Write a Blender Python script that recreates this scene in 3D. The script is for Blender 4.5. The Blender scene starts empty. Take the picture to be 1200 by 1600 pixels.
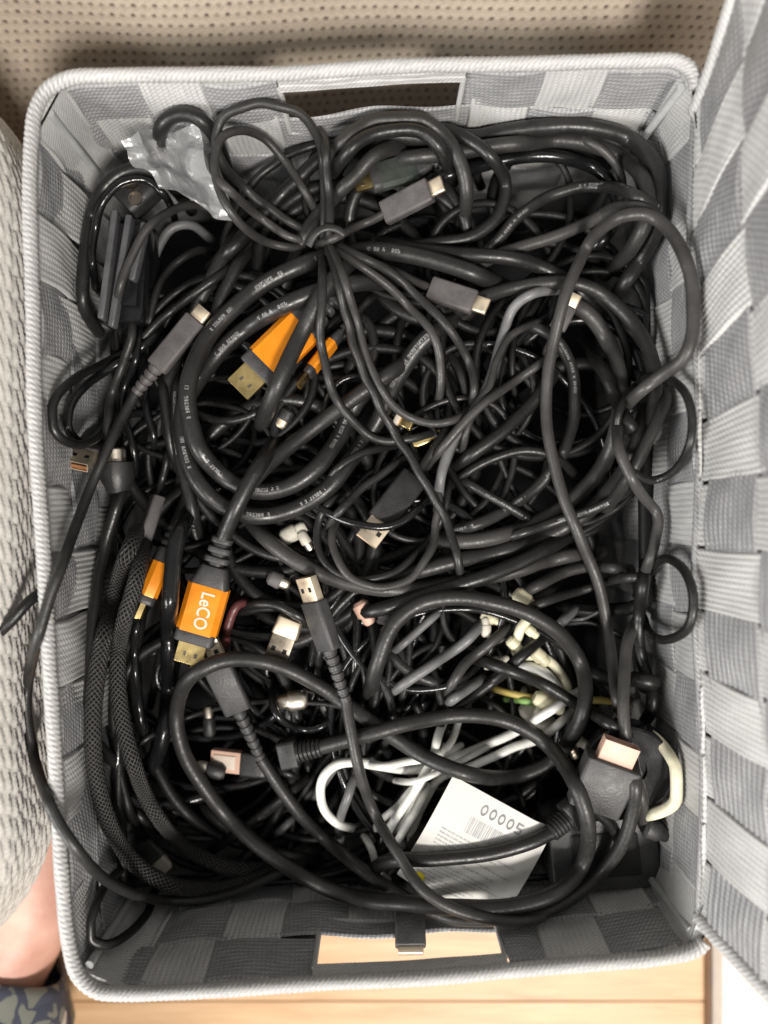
import bpy, math, random
import numpy as np
from mathutils import Vector, Matrix

random.seed(11)
rng = np.random.default_rng(11)
S = bpy.context.scene
COL = S.collection

# ------------------------------------------------------------------ camera
ZC = 0.52            # camera height over the wooden floor (m)
F = 1256.0           # focal length in photograph pixels (1200 x 1600)
ZR = 0.16            # height of the basket rim
cam = bpy.data.cameras.new('camera')
cam_o = bpy.data.objects.new('camera', cam)
COL.objects.link(cam_o)
cam_o.location = (0, 0, ZC)
cam_o.rotation_euler = (0, 0, 0)          # straight down
cam.sensor_fit = 'VERTICAL'
cam.sensor_height = 24.0
cam.lens = 24.0 * F / 1600.0
cam.clip_start = 0.01
cam.clip_end = 50
cam.dof.use_dof = True
cam.dof.focus_distance = ZC - 0.125
cam.dof.aperture_fstop = 1.9
S.camera = cam_o
S.render.resolution_x, S.render.resolution_y = 768, 1024

# ------------------------------------------------------------------ light
w = bpy.data.worlds.new('World')
S.world = w
w.use_nodes = True
w.node_tree.nodes['Background'].inputs[0].default_value = (1.0, 0.975, 0.94, 1)
w.node_tree.nodes['Background'].inputs[1].default_value = 0.25

def area(name, loc, target, size, power, col):
    l = bpy.data.lights.new(name, 'AREA')
    l.shape = 'RECTANGLE'
    l.size, l.size_y = size
    l.energy = power
    l.color = col
    o = bpy.data.objects.new(name, l)
    COL.objects.link(o)
    o.location = loc
    o.rotation_euler = (Vector(target) - Vector(loc)).to_track_quat('-Z', 'Y').to_euler()
    return o
area('ceiling_lamp', (0.42, -1.22, 1.95), (0, 0, 0.1), (0.50, 0.36), 56, (1.0, 0.95, 0.89))
area('lid_fill_light', (-1.35, -1.0, 1.0), (0, 0, 0.15), (0.8, 1.0), 36, (1.0, 0.98, 0.95))  # soft fill added from the left to brighten the lid

S.view_settings.view_transform = 'Standard'
S.view_settings.look = 'None'
S.view_settings.exposure = 0.12
S.view_settings.gamma = 1.0
S.view_settings.use_curve_mapping = False
S.cycles.use_denoising = True
S.cycles.max_bounces = 8
S.cycles.transparent_max_bounces = 12

# ------------------------------------------------------------------ helpers
def P(px, py, z):
    d = (ZC - z) / F
    return np.array([(px - 600.0) * d, (800.0 - py) * d, z])

def PX(p):
    d = (ZC - p[2]) / F
    return np.array([p[0] / d + 600.0, 800.0 - p[1] / d])

class MB:
    def __init__(self):
        self.v = []; self.f = []; self.uv = []
    def grid(self, pts, closed_u=False, closed_v=False, cap=False, uv=None, flip=False):
        """pts: (n, m, 3) array, rows i, columns j"""
        pts = np.asarray(pts, float)
        n, m = pts.shape[:2]
        b = len(self.v)
        self.v.extend(map(tuple, pts.reshape(-1, 3)))
        if uv is None:
            uv = np.zeros((n, m, 2))
        self.uv.extend(map(tuple, np.asarray(uv, float).reshape(-1, 2)))
        ni = n if closed_u else n - 1
        mj = m if closed_v else m - 1
        for i in range(ni):
            i2 = (i + 1) % n
            for j in range(mj):
                j2 = (j + 1) % m
                q = (b + i * m + j, b + i * m + j2, b + i2 * m + j2, b + i2 * m + j)
                self.f.append(q[::-1] if flip else q)
        if cap:
            a = tuple(b + j for j in range(m)); c = tuple(b + (n - 1) * m + j for j in range(m))
            self.f.append(a if flip else a[::-1]); self.f.append(c[::-1] if flip else c)
        return self
    def poly(self, pts):
        b = len(self.v)
        self.v.extend(map(tuple, pts)); self.uv.extend([(0, 0)] * len(pts))
        self.f.append(tuple(range(b, b + len(pts))))
    def box(self, c, s, M=None):
        cx, cy, cz = c; a, d, e = [k / 2 for k in s]
        p = [(cx + i * a, cy + j * d, cz + k * e) for k in (-1, 1) for j in (-1, 1) for i in (-1, 1)]
        b = len(self.v)
        if M is not None:
            p = [tuple(M @ Vector(q)) for q in p]
        self.v.extend(p); self.uv.extend([(0, 0)] * 8)
        for q in ((0, 2, 3, 1), (4, 5, 7, 6), (0, 1, 5, 4), (2, 6, 7, 3), (0, 4, 6, 2), (1, 3, 7, 5)):
            self.f.append(tuple(b + k for k in q))
        return self
    def xf(self, M):
        self.v = [tuple(M @ Vector(q)) for q in self.v]
        return self
    def build(self, name, mat, parent=None, smooth=True, angle=38, **tags):
        me = bpy.data.meshes.new(name)
        me.from_pydata(self.v, [], self.f)
        if mat is not None:
            me.materials.append(mat)
        uvl = me.uv_layers.new(name='UVMap')
        li = np.empty(len(me.loops), dtype=np.int32)
        me.loops.foreach_get('vertex_index', li)
        uvl.data.foreach_set('uv', np.asarray(self.uv, np.float32)[li].ravel())
        if smooth:
            me.polygons.foreach_set('use_smooth', [True] * len(me.polygons))
            me.set_sharp_from_angle(angle=math.radians(angle))
        me.update()
        return link(name, me, parent, **tags)

def link(name, data, parent=None, **tags):
    o = bpy.data.objects.new(name, data)
    COL.objects.link(o)
    if parent is not None:
        o.parent = parent
        o.matrix_parent_inverse = Matrix.Translation(-Vector(world_of(parent)))
    for k, v in tags.items():
        if v is not None:
            o[k] = v
    return o

def world_of(o):
    return Vector(o.location) if o.parent is None else Vector((0, 0, 0))   # parts themselves sit in world coordinates

def thing(name, loc, label, category, group=None):
    o = bpy.data.objects.new(name, None)
    COL.objects.link(o)
    o.empty_display_size = 0.01
    o.location = loc
    o['label'] = label; o['category'] = category
    if group: o['group'] = group
    return o

def catmull(pts, step=5.0, closed=False):
    p = np.asarray(pts, float)
    n = len(p)
    out = []
    rngi = range(n) if closed else range(n - 1)
    for i in rngi:
        if closed:
            p0, p1, p2, p3 = p[(i - 1) % n], p[i], p[(i + 1) % n], p[(i + 2) % n]
        else:
            p1, p2 = p[i], p[i + 1]
            p0 = p[i - 1] if i > 0 else 2 * p1 - p2
            p3 = p[i + 2] if i + 2 < n else 2 * p2 - p1
        # centripetal
        def tj(ti, a, b): return ti + max(np.linalg.norm(b - a), 1e-6) ** 0.5
        t0 = 0; t1 = tj(t0, p0, p1); t2 = tj(t1, p1, p2); t3 = tj(t2, p2, p3)
        k = max(2, int(np.linalg.norm(p2 - p1) / step * 2))
        t = np.linspace(t1, t2, k, endpoint=False)[:, None]
        A1 = (t1 - t) / (t1 - t0) * p0 + (t - t0) / (t1 - t0) * p1
        A2 = (t2 - t) / (t2 - t1) * p1 + (t - t1) / (t2 - t1) * p2
        A3 = (t3 - t) / (t3 - t2) * p2 + (t - t2) / (t3 - t2) * p3
        B1 = (t2 - t) / (t2 - t0) * A1 + (t - t0) / (t2 - t0) * A2
        B2 = (t3 - t) / (t3 - t1) * A2 + (t - t1) / (t3 - t1) * A3
        out.append((t2 - t) / (t2 - t1) * B1 + (t - t1) / (t2 - t1) * B2)
    q = np.concatenate(out)
    q = np.vstack([q, p[:1] if closed else p[-1:]])
    d = np.concatenate([[0], np.cumsum(np.linalg.norm(np.diff(q, axis=0), axis=1))])
    m = max(3, int(d[-1] / step))
    s = np.linspace(0, d[-1], m + 1)
    r = np.stack([np.interp(s, d, q[:, k]) for k in range(q.shape[1])], axis=1)
    return r[:-1] if closed else r

def frames(pts, closed=False):
    pts = np.asarray(pts, float)
    if closed:
        t = np.roll(pts, -1, 0) - np.roll(pts, 1, 0)
    else:
        t = np.gradient(pts, axis=0)
    t /= np.maximum(np.linalg.norm(t, axis=1), 1e-9)[:, None]
    up = np.array([0, 0, 1.0])
    side = np.cross(up, t)
    side /= np.maximum(np.linalg.norm(side, axis=1), 1e-6)[:, None]
    # keep continuous when almost vertical
    nrm = np.cross(t, side)
    return t, side, nrm

def tube(pts, r, n=10, closed=False, mod=None, flat=1.0):
    """returns grid (rings, n, 3) and uv with u = metres along, v = 0..1 around (0.25 = top)"""
    pts = np.asarray(pts, float)
    t, s, u = frames(pts, closed)
    L = np.concatenate([[0], np.cumsum(np.linalg.norm(np.diff(pts, axis=0), axis=1))])
    th = np.linspace(0, 2 * math.pi, n, endpoint=False)
    rr = np.full((len(pts), n), 1.0) * (np.asarray(r).reshape(-1, 1) if np.ndim(r) else r)
    if mod is not None:
        rr = rr * mod(L[:, None], th[None, :])
    g = pts[:, None, :] + rr[..., None] * (np.cos(th)[None, :, None] * s[:, None, :] + flat * np.sin(th)[None, :, None] * u[:, None, :])
    uv = np.stack([np.repeat(L[:, None], n, 1), np.repeat((th / (2 * math.pi))[None, :], len(pts), 0)], -1)
    return g, uv

# ------------------------------------------------------------------ materials
def nodes(name):
    m = bpy.data.materials.new(name)
    m.use_nodes = True
    nt = m.node_tree
    return m, nt, nt.nodes['Principled BSDF']

def N(nt, typ, **kw):
    n = nt.nodes.new(typ)
    for k, v in kw.items():
        if k.startswith('i_'):
            key = k[2:]
            key = int(key) if key.isdigit() else key.replace('_', ' ')
            n.inputs[key].default_value = v
        else:
            setattr(n, k, v)
    return n

def ramp(nt, fac, stops, interp='LINEAR'):
    r = nt.nodes.new('ShaderNodeValToRGB')
    r.color_ramp.interpolation = interp
    e = r.color_ramp.elements
    while len(e) < len(stops): e.new(0.5)
    for el, (p, c) in zip(e, stops):
        el.position = p
        el.color = (c, c, c, 1) if np.isscalar(c) else (*c, 1)
    nt.links.new(fac, r.inputs[0])
    return r

def plastic(name, col, rough=0.42, var=0.25, bump=0.25, scale=900, metal=0.0, spec=0.5, rscale=120):
    m, nt, b = nodes(name)
    tc = N(nt, 'ShaderNodeTexCoord')
    n1 = N(nt, 'ShaderNodeTexNoise', i_Scale=rscale, i_Detail=3.0)
    nt.links.new(tc.outputs['Object'], n1.inputs['Vector'])
    lo = tuple(c * (1 - var) for c in col); hi = tuple(min(1, c * (1 + var)) for c in col)
    r = ramp(nt, n1.outputs[0], [(0.3, lo), (0.7, hi)])
    nt.links.new(r.outputs[0], b.inputs['Base Color'])
    r2 = ramp(nt, n1.outputs[0], [(0.3, rough * 0.8), (0.7, min(1, rough * 1.25))])
    nt.links.new(r2.outputs[0], b.inputs['Roughness'])
    b.inputs['Metallic'].default_value = metal
    b.inputs['Specular IOR Level'].default_value = spec
    n2 = N(nt, 'ShaderNodeTexNoise', i_Scale=scale, i_Detail=2.0)
    nt.links.new(tc.outputs['Object'], n2.inputs['Vector'])
    bp = N(nt, 'ShaderNodeBump', i_Strength=bump, i_Distance=0.0004)
    nt.links.new(n2.outputs[0], bp.inputs['Height'])
    nt.links.new(bp.outputs[0], b.inputs['Normal'])
    return m

def cable_mat(name, col, rough, spec=0.5, printed=False, dust=0.06):
    """soft PVC jacket; optional white print line on the upper side"""
    m, nt, b = nodes(name)
    tc = N(nt, 'ShaderNodeTexCoord')
    oi = N(nt, 'ShaderNodeObjectInfo')
    n1 = N(nt, 'ShaderNodeTexNoise', i_Scale=90.0, i_Detail=4.0)
    nt.links.new(tc.outputs['Object'], n1.inputs['Vector'])
    add = N(nt, 'ShaderNodeMath', operation='MULTIPLY_ADD', i_1=0.35)
    nt.links.new(oi.outputs['Random'], add.inputs[0]); nt.links.new(n1.outputs[0], add.inputs[2])
    r = ramp(nt, add.outputs[0], [(0.3, tuple(c * 0.6 for c in col)), (1.0, tuple(min(1, c * 1.5) for c in col))])
    n3 = N(nt, 'ShaderNodeTexNoise', i_Scale=600.0, i_Detail=5.0)
    nt.links.new(tc.outputs['Object'], n3.inputs['Vector'])
    rr = ramp(nt, n3.outputs[0], [(0.35, rough * 0.8), (0.75, min(1, rough * 1.35))])
    nt.links.new(rr.outputs[0], b.inputs['Roughness'])
    b.inputs['Specular IOR Level'].default_value = spec
    colout = r.outputs[0]
    # faint lint/dust specks
    d = ramp(nt, n3.outputs[0], [(0.69, 0.0), (0.78, dust)])
    mx = N(nt, 'ShaderNodeMix', data_type='RGBA')
    nt.links.new(d.outputs[0], mx.inputs[0]); nt.links.new(colout, mx.inputs[6]); mx.inputs[7].default_value = (0.4, 0.39, 0.37, 1)
    colout = mx.outputs[2]
    if printed:
        sep = N(nt, 'ShaderNodeSeparateXYZ')
        nt.links.new(tc.outputs['UV'], sep.inputs[0])
        # letters: stripes of irregular width, grouped in words, in a narrow band round the jacket
        def M2(op, a, bb=None):
            n = N(nt, 'ShaderNodeMath', operation=op)
            for k, q in enumerate((a, bb)):
                if q is None: continue
                if isinstance(q, (int, float)): n.inputs[k].default_value = q
                else: nt.links.new(q, n.inputs[k])
            return n.outputs[0]
        cell = M2('FLOOR', M2('MULTIPLY', sep.outputs[0], 700.0))
        wn = N(nt, 'ShaderNodeTexWhiteNoise', noise_dimensions='1D'); nt.links.new(cell, wn.inputs['W'])
        fr = M2('FRACT', M2('MULTIPLY', sep.outputs[0], 700.0))
        letter = M2('MULTIPLY', M2('LESS_THAN', fr, 0.79), M2('GREATER_THAN', wn.outputs[0], 0.18))
        word = N(nt, 'ShaderNodeTexWhiteNoise', noise_dimensions='1D')
        nt.links.new(M2('FLOOR', M2('MULTIPLY', sep.outputs[0], 62.0)), word.inputs['W'])
        letter = M2('MULTIPLY', letter, M2('GREATER_THAN', word.outputs[0], 0.62))
        band = M2('LESS_THAN', M2('ABSOLUTE', M2('SUBTRACT', sep.outputs[1], 0.27)), 0.036)
        # dot-matrix glyph strokes inside each letter cell
        sub = M2('FLOOR', M2('MULTIPLY', fr, 5.0)); row = M2('FLOOR', M2('MULTIPLY', sep.outputs[1], 70.0))
        cmb = N(nt, 'ShaderNodeCombineXYZ'); nt.links.new(cell, cmb.inputs[0]); nt.links.new(sub, cmb.inputs[1]); nt.links.new(row, cmb.inputs[2])
        w3 = N(nt, 'ShaderNodeTexWhiteNoise', noise_dimensions='3D'); nt.links.new(cmb.outputs[0], w3.inputs['Vector'])
        bit = M2('MAXIMUM', M2('GREATER_THAN', w3.outputs[0], 0.5), M2('LESS_THAN', sub, 0.5))
        letter = M2('MULTIPLY', M2('MULTIPLY', letter, band), bit)
        mx2 = N(nt, 'ShaderNodeMix', data_type='RGBA')
        nt.links.new(M2('MULTIPLY', letter, 0.40), mx2.inputs[0]); nt.links.new(colout, mx2.inputs[6]); mx2.inputs[7].default_value = (0.62, 0.62, 0.62, 1)
        colout = mx2.outputs[2]
    nt.links.new(colout, b.inputs['Base Color'])
    bp = N(nt, 'ShaderNodeBump', i_Strength=0.18, i_Distance=0.0005)
    nt.links.new(n3.outputs[0], bp.inputs['Height'])
    nt.links.new(bp.outputs[0], b.inputs['Normal'])
    return m

M = {}
M['blk'] = cable_mat('black_cable_jacket', (0.0105, 0.0103, 0.0101), 0.40, dust=0.10)
M['gloss'] = cable_mat('glossy_black_cable_jacket', (0.008, 0.008, 0.0085), 0.20)
M['matt'] = cable_mat('matt_black_cable_jacket', (0.0195, 0.0188, 0.0182), 0.46, dust=0.14)
M['grey'] = cable_mat('charcoal_cable_jacket', (0.038, 0.0365, 0.0355), 0.45, dust=0.12)
M['deep'] = cable_mat('shade_darkened_cable_jacket', (0.006, 0.006, 0.006), 0.5, spec=0.3)  # darker copy of the black jacket; shade of the deep tangle put into its colour
M['lgrey'] = cable_mat('grey_cable_jacket', (0.12, 0.12, 0.122), 0.42)
M['print'] = cable_mat('printed_black_cable_jacket', (0.0185, 0.018, 0.0176), 0.37, printed=True)
M['white'] = cable_mat('white_cable_jacket', (0.68, 0.67, 0.63), 0.4, dust=0.0)
M['cream'] = cable_mat('cream_cable_jacket', (0.60, 0.57, 0.42), 0.45, dust=0.0)
M['yellow'] = cable_mat('yellow_wire', (0.62, 0.48, 0.14), 0.45, dust=0.0)
M['green'] = cable_mat('green_wire', (0.24, 0.42, 0.13), 0.45, dust=0.0)
M['redwire'] = cable_mat('dull_red_wire', (0.10, 0.03, 0.03), 0.45)
M['plug'] = plastic('black_plug_plastic', (0.020, 0.0195, 0.0195), 0.48, bump=0.35)
M['plugg'] = plastic('charcoal_plug_plastic', (0.095, 0.088, 0.088), 0.55, bump=0.4)
M['plugm'] = plastic('dark_grey_plug_plastic', (0.046, 0.045, 0.046), 0.5, bump=0.4)
M['glossblk'] = plastic('glossy_black_plastic', (0.012, 0.012, 0.013), 0.16, bump=0.05)
M['green_plug'] = plastic('dark_green_plug_plastic', (0.035, 0.042, 0.036), 0.5)
M['steel'] = plastic('reflection_tinted_steel', (0.86, 0.74, 0.57), 0.50, var=0.08, metal=1.0, bump=0.05)  # warm reflection of the wood painted into the metal colour
M['nickel'] = plastic('reflection_tinted_nickel', (0.74, 0.67, 0.57), 0.36, var=0.12, metal=1.0, bump=0.05)  # reflected wood warmth is painted into this metal too
M['darksteel'] = plastic('brownish_steel', (0.30, 0.26, 0.21), 0.35, var=0.2, metal=1.0, bump=0.05)
M['gold'] = plastic('gold_plating', (0.78, 0.60, 0.27), 0.30, var=0.12, metal=1.0, bump=0.05)
M['orange'] = plastic('orange_anodised_sleeve', (0.83, 0.27, 0.010), 0.36, var=0.06, bump=0.1, metal=0.15)
M['orangelt'] = plastic('orange_bevel_facet', (0.90, 0.40, 0.02), 0.3, var=0.05, bump=0.1, metal=0.15)
M['contact'] = plastic('copper_contact_tongue', (0.30, 0.13, 0.055), 0.4)
M['letter'] = plastic('pale_pink_lettering', (0.85, 0.60, 0.50), 0.5, var=0.05)
M['pink'] = plastic('pale_pink_plastic', (0.62, 0.40, 0.31), 0.45, var=0.06)
M['pinkin'] = plastic('pale_cream_plastic', (0.62, 0.53, 0.44), 0.45, var=0.05)
M['fin'] = plastic('reflection_grey_plastic', (0.10, 0.10, 0.105), 0.18, bump=0.05)  # grey base paints in the reflections on the glossy fins
M['creamp'] = plastic('cream_plastic', (0.62, 0.58, 0.40), 0.4, var=0.1)
M['dirty'] = plastic('off_white_plastic', (0.50, 0.47, 0.40), 0.45, var=0.2)
M['hole'] = plastic('dark_socket_inside', (0.006, 0.006, 0.006), 0.7)
M['ink'] = plastic('grey_print_ink', (0.22, 0.22, 0.22), 0.7, var=0.3)
M['inklt'] = plastic('pale_grey_print_ink', (0.40, 0.40, 0.40), 0.7, var=0.2)
M['yellowink'] = plastic('yellow_print_ink', (0.78, 0.66, 0.02), 0.6, var=0.1)
M['paper'] = plastic('white_card', (0.60, 0.59, 0.555), 0.6, var=0.05, bump=0.3, scale=400)

def braid_mat():
    m, nt, b = nodes('braided_nylon_sleeve')
    tc = N(nt, 'ShaderNodeTexCoord'); sep = N(nt, 'ShaderNodeSeparateXYZ')
    nt.links.new(tc.outputs['UV'], sep.inputs[0])
    def sine(ku, kv):
        a = N(nt, 'ShaderNodeMath', operation='MULTIPLY', i_1=ku); nt.links.new(sep.outputs[0], a.inputs[0])
        c = N(nt, 'ShaderNodeMath', operation='MULTIPLY_ADD', i_1=kv); nt.links.new(sep.outputs[1], c.inputs[0]); nt.links.new(a.outputs[0], c.inputs[2])
        s = N(nt, 'ShaderNodeMath', operation='SINE'); nt.links.new(c.outputs[0], s.inputs[0]); return s.outputs[0]
    mx = N(nt, 'ShaderNodeMath', operation='MAXIMUM')
    nt.links.new(sine(2400, 2 * math.pi * 10), mx.inputs[0]); nt.links.new(sine(2400, -2 * math.pi * 10), mx.inputs[1])
    r = ramp(nt, mx.outputs[0], [(0.1, (0.006, 0.006, 0.006)), (0.9, (0.062, 0.060, 0.058))])
    nt.links.new(r.outputs[0], b.inputs['Base Color'])
    b.inputs['Roughness'].default_value = 0.5
    bp = N(nt, 'ShaderNodeBump', i_Strength=0.8, i_Distance=0.0008)
    nt.links.new(mx.outputs[0], bp.inputs['Height']); nt.links.new(bp.outputs[0], b.inputs['Normal'])
    return m
M['braid'] = braid_mat()

def strap_mat(name, lo, hi, rough=0.31):
    """woven polypropylene webbing: u along the strap (m), v across (m)"""
    m, nt, b = nodes(name)
    tc = N(nt, 'ShaderNodeTexCoord'); sep = N(nt, 'ShaderNodeSeparateXYZ')
    nt.links.new(tc.outputs['UV'], sep.inputs[0])
    nz = N(nt, 'ShaderNodeTexNoise', i_Scale=60.0, i_Detail=4.0); nt.links.new(tc.outputs['Object'], nz.inputs['Vector'])
    def lin(ku, kv, kn):
        a = N(nt, 'ShaderNodeMath', operation='MULTIPLY', i_1=ku); nt.links.new(sep.outputs[0], a.inputs[0])
        c = N(nt, 'ShaderNodeMath', operation='MULTIPLY_ADD', i_1=kv); nt.links.new(sep.outputs[1], c.inputs[0]); nt.links.new(a.outputs[0], c.inputs[2])
        d = N(nt, 'ShaderNodeMath', operation='MULTIPLY_ADD', i_1=kn); nt.links.new(nz.outputs[0], d.inputs[0]); nt.links.new(c.outputs[0], d.inputs[2])
        s = N(nt, 'ShaderNodeMath', operation='SINE'); nt.links.new(d.outputs[0], s.inputs[0]); return s.outputs[0]
    tw = lin(2 * math.pi / 0.0022, 2 * math.pi / 0.0030, 1.5)
    fib = N(nt, 'ShaderNodeTexNoise', i_Scale=1.0, i_Detail=3.0)
    mp = N(nt, 'ShaderNodeMapping'); mp.inputs['Scale'].default_value = (120, 2600, 1)
    nt.links.new(tc.outputs['UV'], mp.inputs[0]); nt.links.new(mp.outputs[0], fib.inputs['Vector'])
    s2 = N(nt, 'ShaderNodeMath', operation='MULTIPLY_ADD', i_1=0.16); nt.links.new(tw, s2.inputs[0]); nt.links.new(fib.outputs[0], s2.inputs[2])
    s3 = N(nt, 'ShaderNodeMath', operation='MULTIPLY_ADD', i_1=0.35); nt.links.new(nz.outputs[0], s3.inputs[0]); nt.links.new(s2.outputs[0], s3.inputs[2])
    r = ramp(nt, s3.outputs[0], [(0.40, lo), (0.95, hi)])
    nt.links.new(r.outputs[0], b.inputs['Base Color'])
    b.inputs['Roughness'].default_value = rough
    b.inputs['Specular IOR Level'].default_value = 0.45
    bp = N(nt, 'ShaderNodeBump', i_Strength=0.55, i_Distance=0.0006)
    nt.links.new(s2.outputs[0], bp.inputs['Height']); nt.links.new(bp.outputs[0], b.inputs['Normal'])
    return m
M['strap_l'] = strap_mat('pale_grey_webbing', (0.41, 0.41, 0.405), (0.62, 0.615, 0.605))
M['strap_d'] = strap_mat('slate_grey_webbing', (0.19, 0.19, 0.197), (0.36, 0.36, 0.366))
M['rim'] = strap_mat('light_grey_rim_binding', (0.36, 0.36, 0.355), (0.60, 0.595, 0.58), 0.42)
M['liner'] = plastic('dark_basket_bottom_panel', (0.016, 0.016, 0.018), 0.8)
M['post'] = plastic('pale_grey_corner_piping', (0.42, 0.43, 0.43), 0.4, var=0.1)

# ------------------------------------------------------------------ floor of wooden planks
def wood_mat():
    m, nt, b = nodes('light_oak_laminate')
    tc = N(nt, 'ShaderNodeTexCoord'); oi = N(nt, 'ShaderNodeObjectInfo')
    off = N(nt, 'ShaderNodeVectorMath', operation='MULTIPLY_ADD'); off.inputs[1].default_value = (3, 3, 3)
    nt.links.new(oi.outputs['Random'], off.inputs[0]); nt.links.new(tc.outputs['Object'], off.inputs[2])
    mp = N(nt, 'ShaderNodeMapping'); mp.inputs['Scale'].default_value = (9, 95, 95); nt.links.new(off.outputs[0], mp.inputs[0])
    n1 = N(nt, 'ShaderNodeTexNoise', i_Scale=1.0, i_Detail=7.0, i_Roughness=0.62, i_Distortion=0.6); nt.links.new(mp.outputs[0], n1.inputs['Vector'])
    mp2 = N(nt, 'ShaderNodeMapping'); mp2.inputs['Scale'].default_value = (30, 900, 900); nt.links.new(off.outputs[0], mp2.inputs[0])
    n2 = N(nt, 'ShaderNodeTexNoise', i_Scale=1.0, i_Detail=3.0); nt.links.new(mp2.outputs[0], n2.inputs['Vector'])
    ad = N(nt, 'ShaderNodeMath', operation='MULTIPLY_ADD', i_1=0.4); nt.links.new(n2.outputs[0], ad.inputs[0]); nt.links.new(n1.outputs[0], ad.inputs[2])
    r = ramp(nt, ad.outputs[0], [(0.42, (0.37, 0.205, 0.095)), (0.62, (0.50, 0.30, 0.152)), (0.9, (0.59, 0.385, 0.215))])
    nt.links.new(r.outputs[0], b.inputs['Base Color'])
    b.inputs['Roughness'].default_value = 0.45
    bp = N(nt, 'ShaderNodeBump', i_Strength=0.15, i_Distance=0.0006); nt.links.new(ad.outputs[0], bp.inputs['Height']); nt.links.new(bp.outputs[0], b.inputs['Normal'])
    return m
M['wood'] = wood_mat()
fl = MB().box((0, 0, -0.012), (1.9, 1.5, 0.008)).build('floor', plastic('dark_underlay', (0.08, 0.06, 0.045), 0.9), smooth=False,
    kind='structure', label='light oak laminate floor under the basket', category='floor')
PW, PG = 0.128, 0.0005
def plank(x0, x1, y0, y1):
    mb = MB(); e = 0.0005
    xs = [x0, x0 + e, x1 - e, x1]; ys = [y0, y0 + e, y1 - e, y1]
    g = [[(x, y, (0.0 if 0 < i < 3 and 0 < j < 3 else -e)) for i, x in enumerate(xs)] for j, y in enumerate(ys)]
    mb.grid(g)
    mb.grid([[(x0, y0, -e), (x1, y0, -e), (x1, y1, -e), (x0, y1, -e)], [(x0, y0, -.008), (x1, y0, -.008), (x1, y1, -.008), (x0, y1, -.008)]], closed_v=True, flip=True)
    return mb.build('plank', M['wood'], fl, angle=20)
yb = -0.3165
for j in range(-2, 7):
    y0 = yb + j * PW
    for (x0, x1) in ((-0.95, -0.62 + 0.13 * (j % 3)), (-0.62 + 0.13 * (j % 3), 0.95)):
        plank(x0 + PG / 2, x1 - PG / 2, y0 + PG / 2, y0 + PW - PG / 2)

# white cabinet beside the basket
wm = plastic('warm_white_lacquer', (0.70, 0.68, 0.63), 0.5, var=0.03, bump=0.1)
cab = thing('cabinet_base', (0.21, -0.33, 0), 'warm white cabinet base on the floor beside the basket lid', 'cabinet')
mb = MB(); 
mb.box((0.41, -0.43, 0.0125), (0.40, 0.40, 0.021)); cb = mb.build('plinth', wm, cab, smooth=False)
bv = cb.modifiers.new('b', 'BEVEL'); bv.width = 0.003; bv.segments = 3
MB().box((0.2085, -0.43, 0.003), (0.0025, 0.40, 0.006)).build('edge_strip', plastic('brown_edge_strip', (0.16, 0.085, 0.045), 0.6), cab, smooth=False)

# ------------------------------------------------------------------ sofa front (dotted weave)
def cloth_mat(name, a, b_, rough=0.85, scale=1500):
    m, nt, b = nodes(name)
    tc = N(nt, 'ShaderNodeTexCoord')
    n1 = N(nt, 'ShaderNodeTexNoise', i_Scale=scale, i_Detail=3.0); nt.links.new(tc.outputs['Object'], n1.inputs['Vector'])
    n2 = N(nt, 'ShaderNodeTexNoise', i_Scale=25.0, i_Detail=3.0); nt.links.new(tc.outputs['Object'], n2.inputs['Vector'])
    ad = N(nt, 'ShaderNodeMath', operation='MULTIPLY_ADD', i_1=0.5); nt.links.new(n2.outputs[0], ad.inputs[0]); nt.links.new(n1.outputs[0], ad.inputs[2])
    r = ramp(nt, ad.outputs[0], [(0.5, a), (1.0, b_)])
    nt.links.new(r.outputs[0], b.inputs['Base Color'])
    b.inputs['Roughness'].default_value = rough
    b.inputs['Sheen Weight'].default_value = 0.25
    bp = N(nt, 'ShaderNodeBump', i_Strength=0.5, i_Distance=0.0006); nt.links.new(n1.outputs[0], bp.inputs['Height']); nt.links.new(bp.outputs[0], b.inputs['Normal'])
    return m
def dotted_mat():
    m = cloth_mat('beige_dotted_upholstery', (0.45, 0.375, 0.29), (0.58, 0.49, 0.39))
    nt = m.node_tree; b = nt.nodes['Principled BSDF']
    src = b.inputs['Base Color'].links[0].from_socket
    at = N(nt, 'ShaderNodeAttribute', attribute_name='hole')
    mx = N(nt, 'ShaderNodeMix', data_type='RGBA')
    nt.links.new(at.outputs['Fac'], mx.inputs[0]); nt.links.new(src, mx.inputs[6]); mx.inputs[7].default_value = (0.085, 0.06, 0.04, 1)
    nt.links.new(mx.outputs[2], b.inputs['Base Color'])
    return m
sofa = thing('sofa', (0, 0.40, 0), 'beige sofa with small dark dots in its weave, behind the basket', 'sofa')
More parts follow.
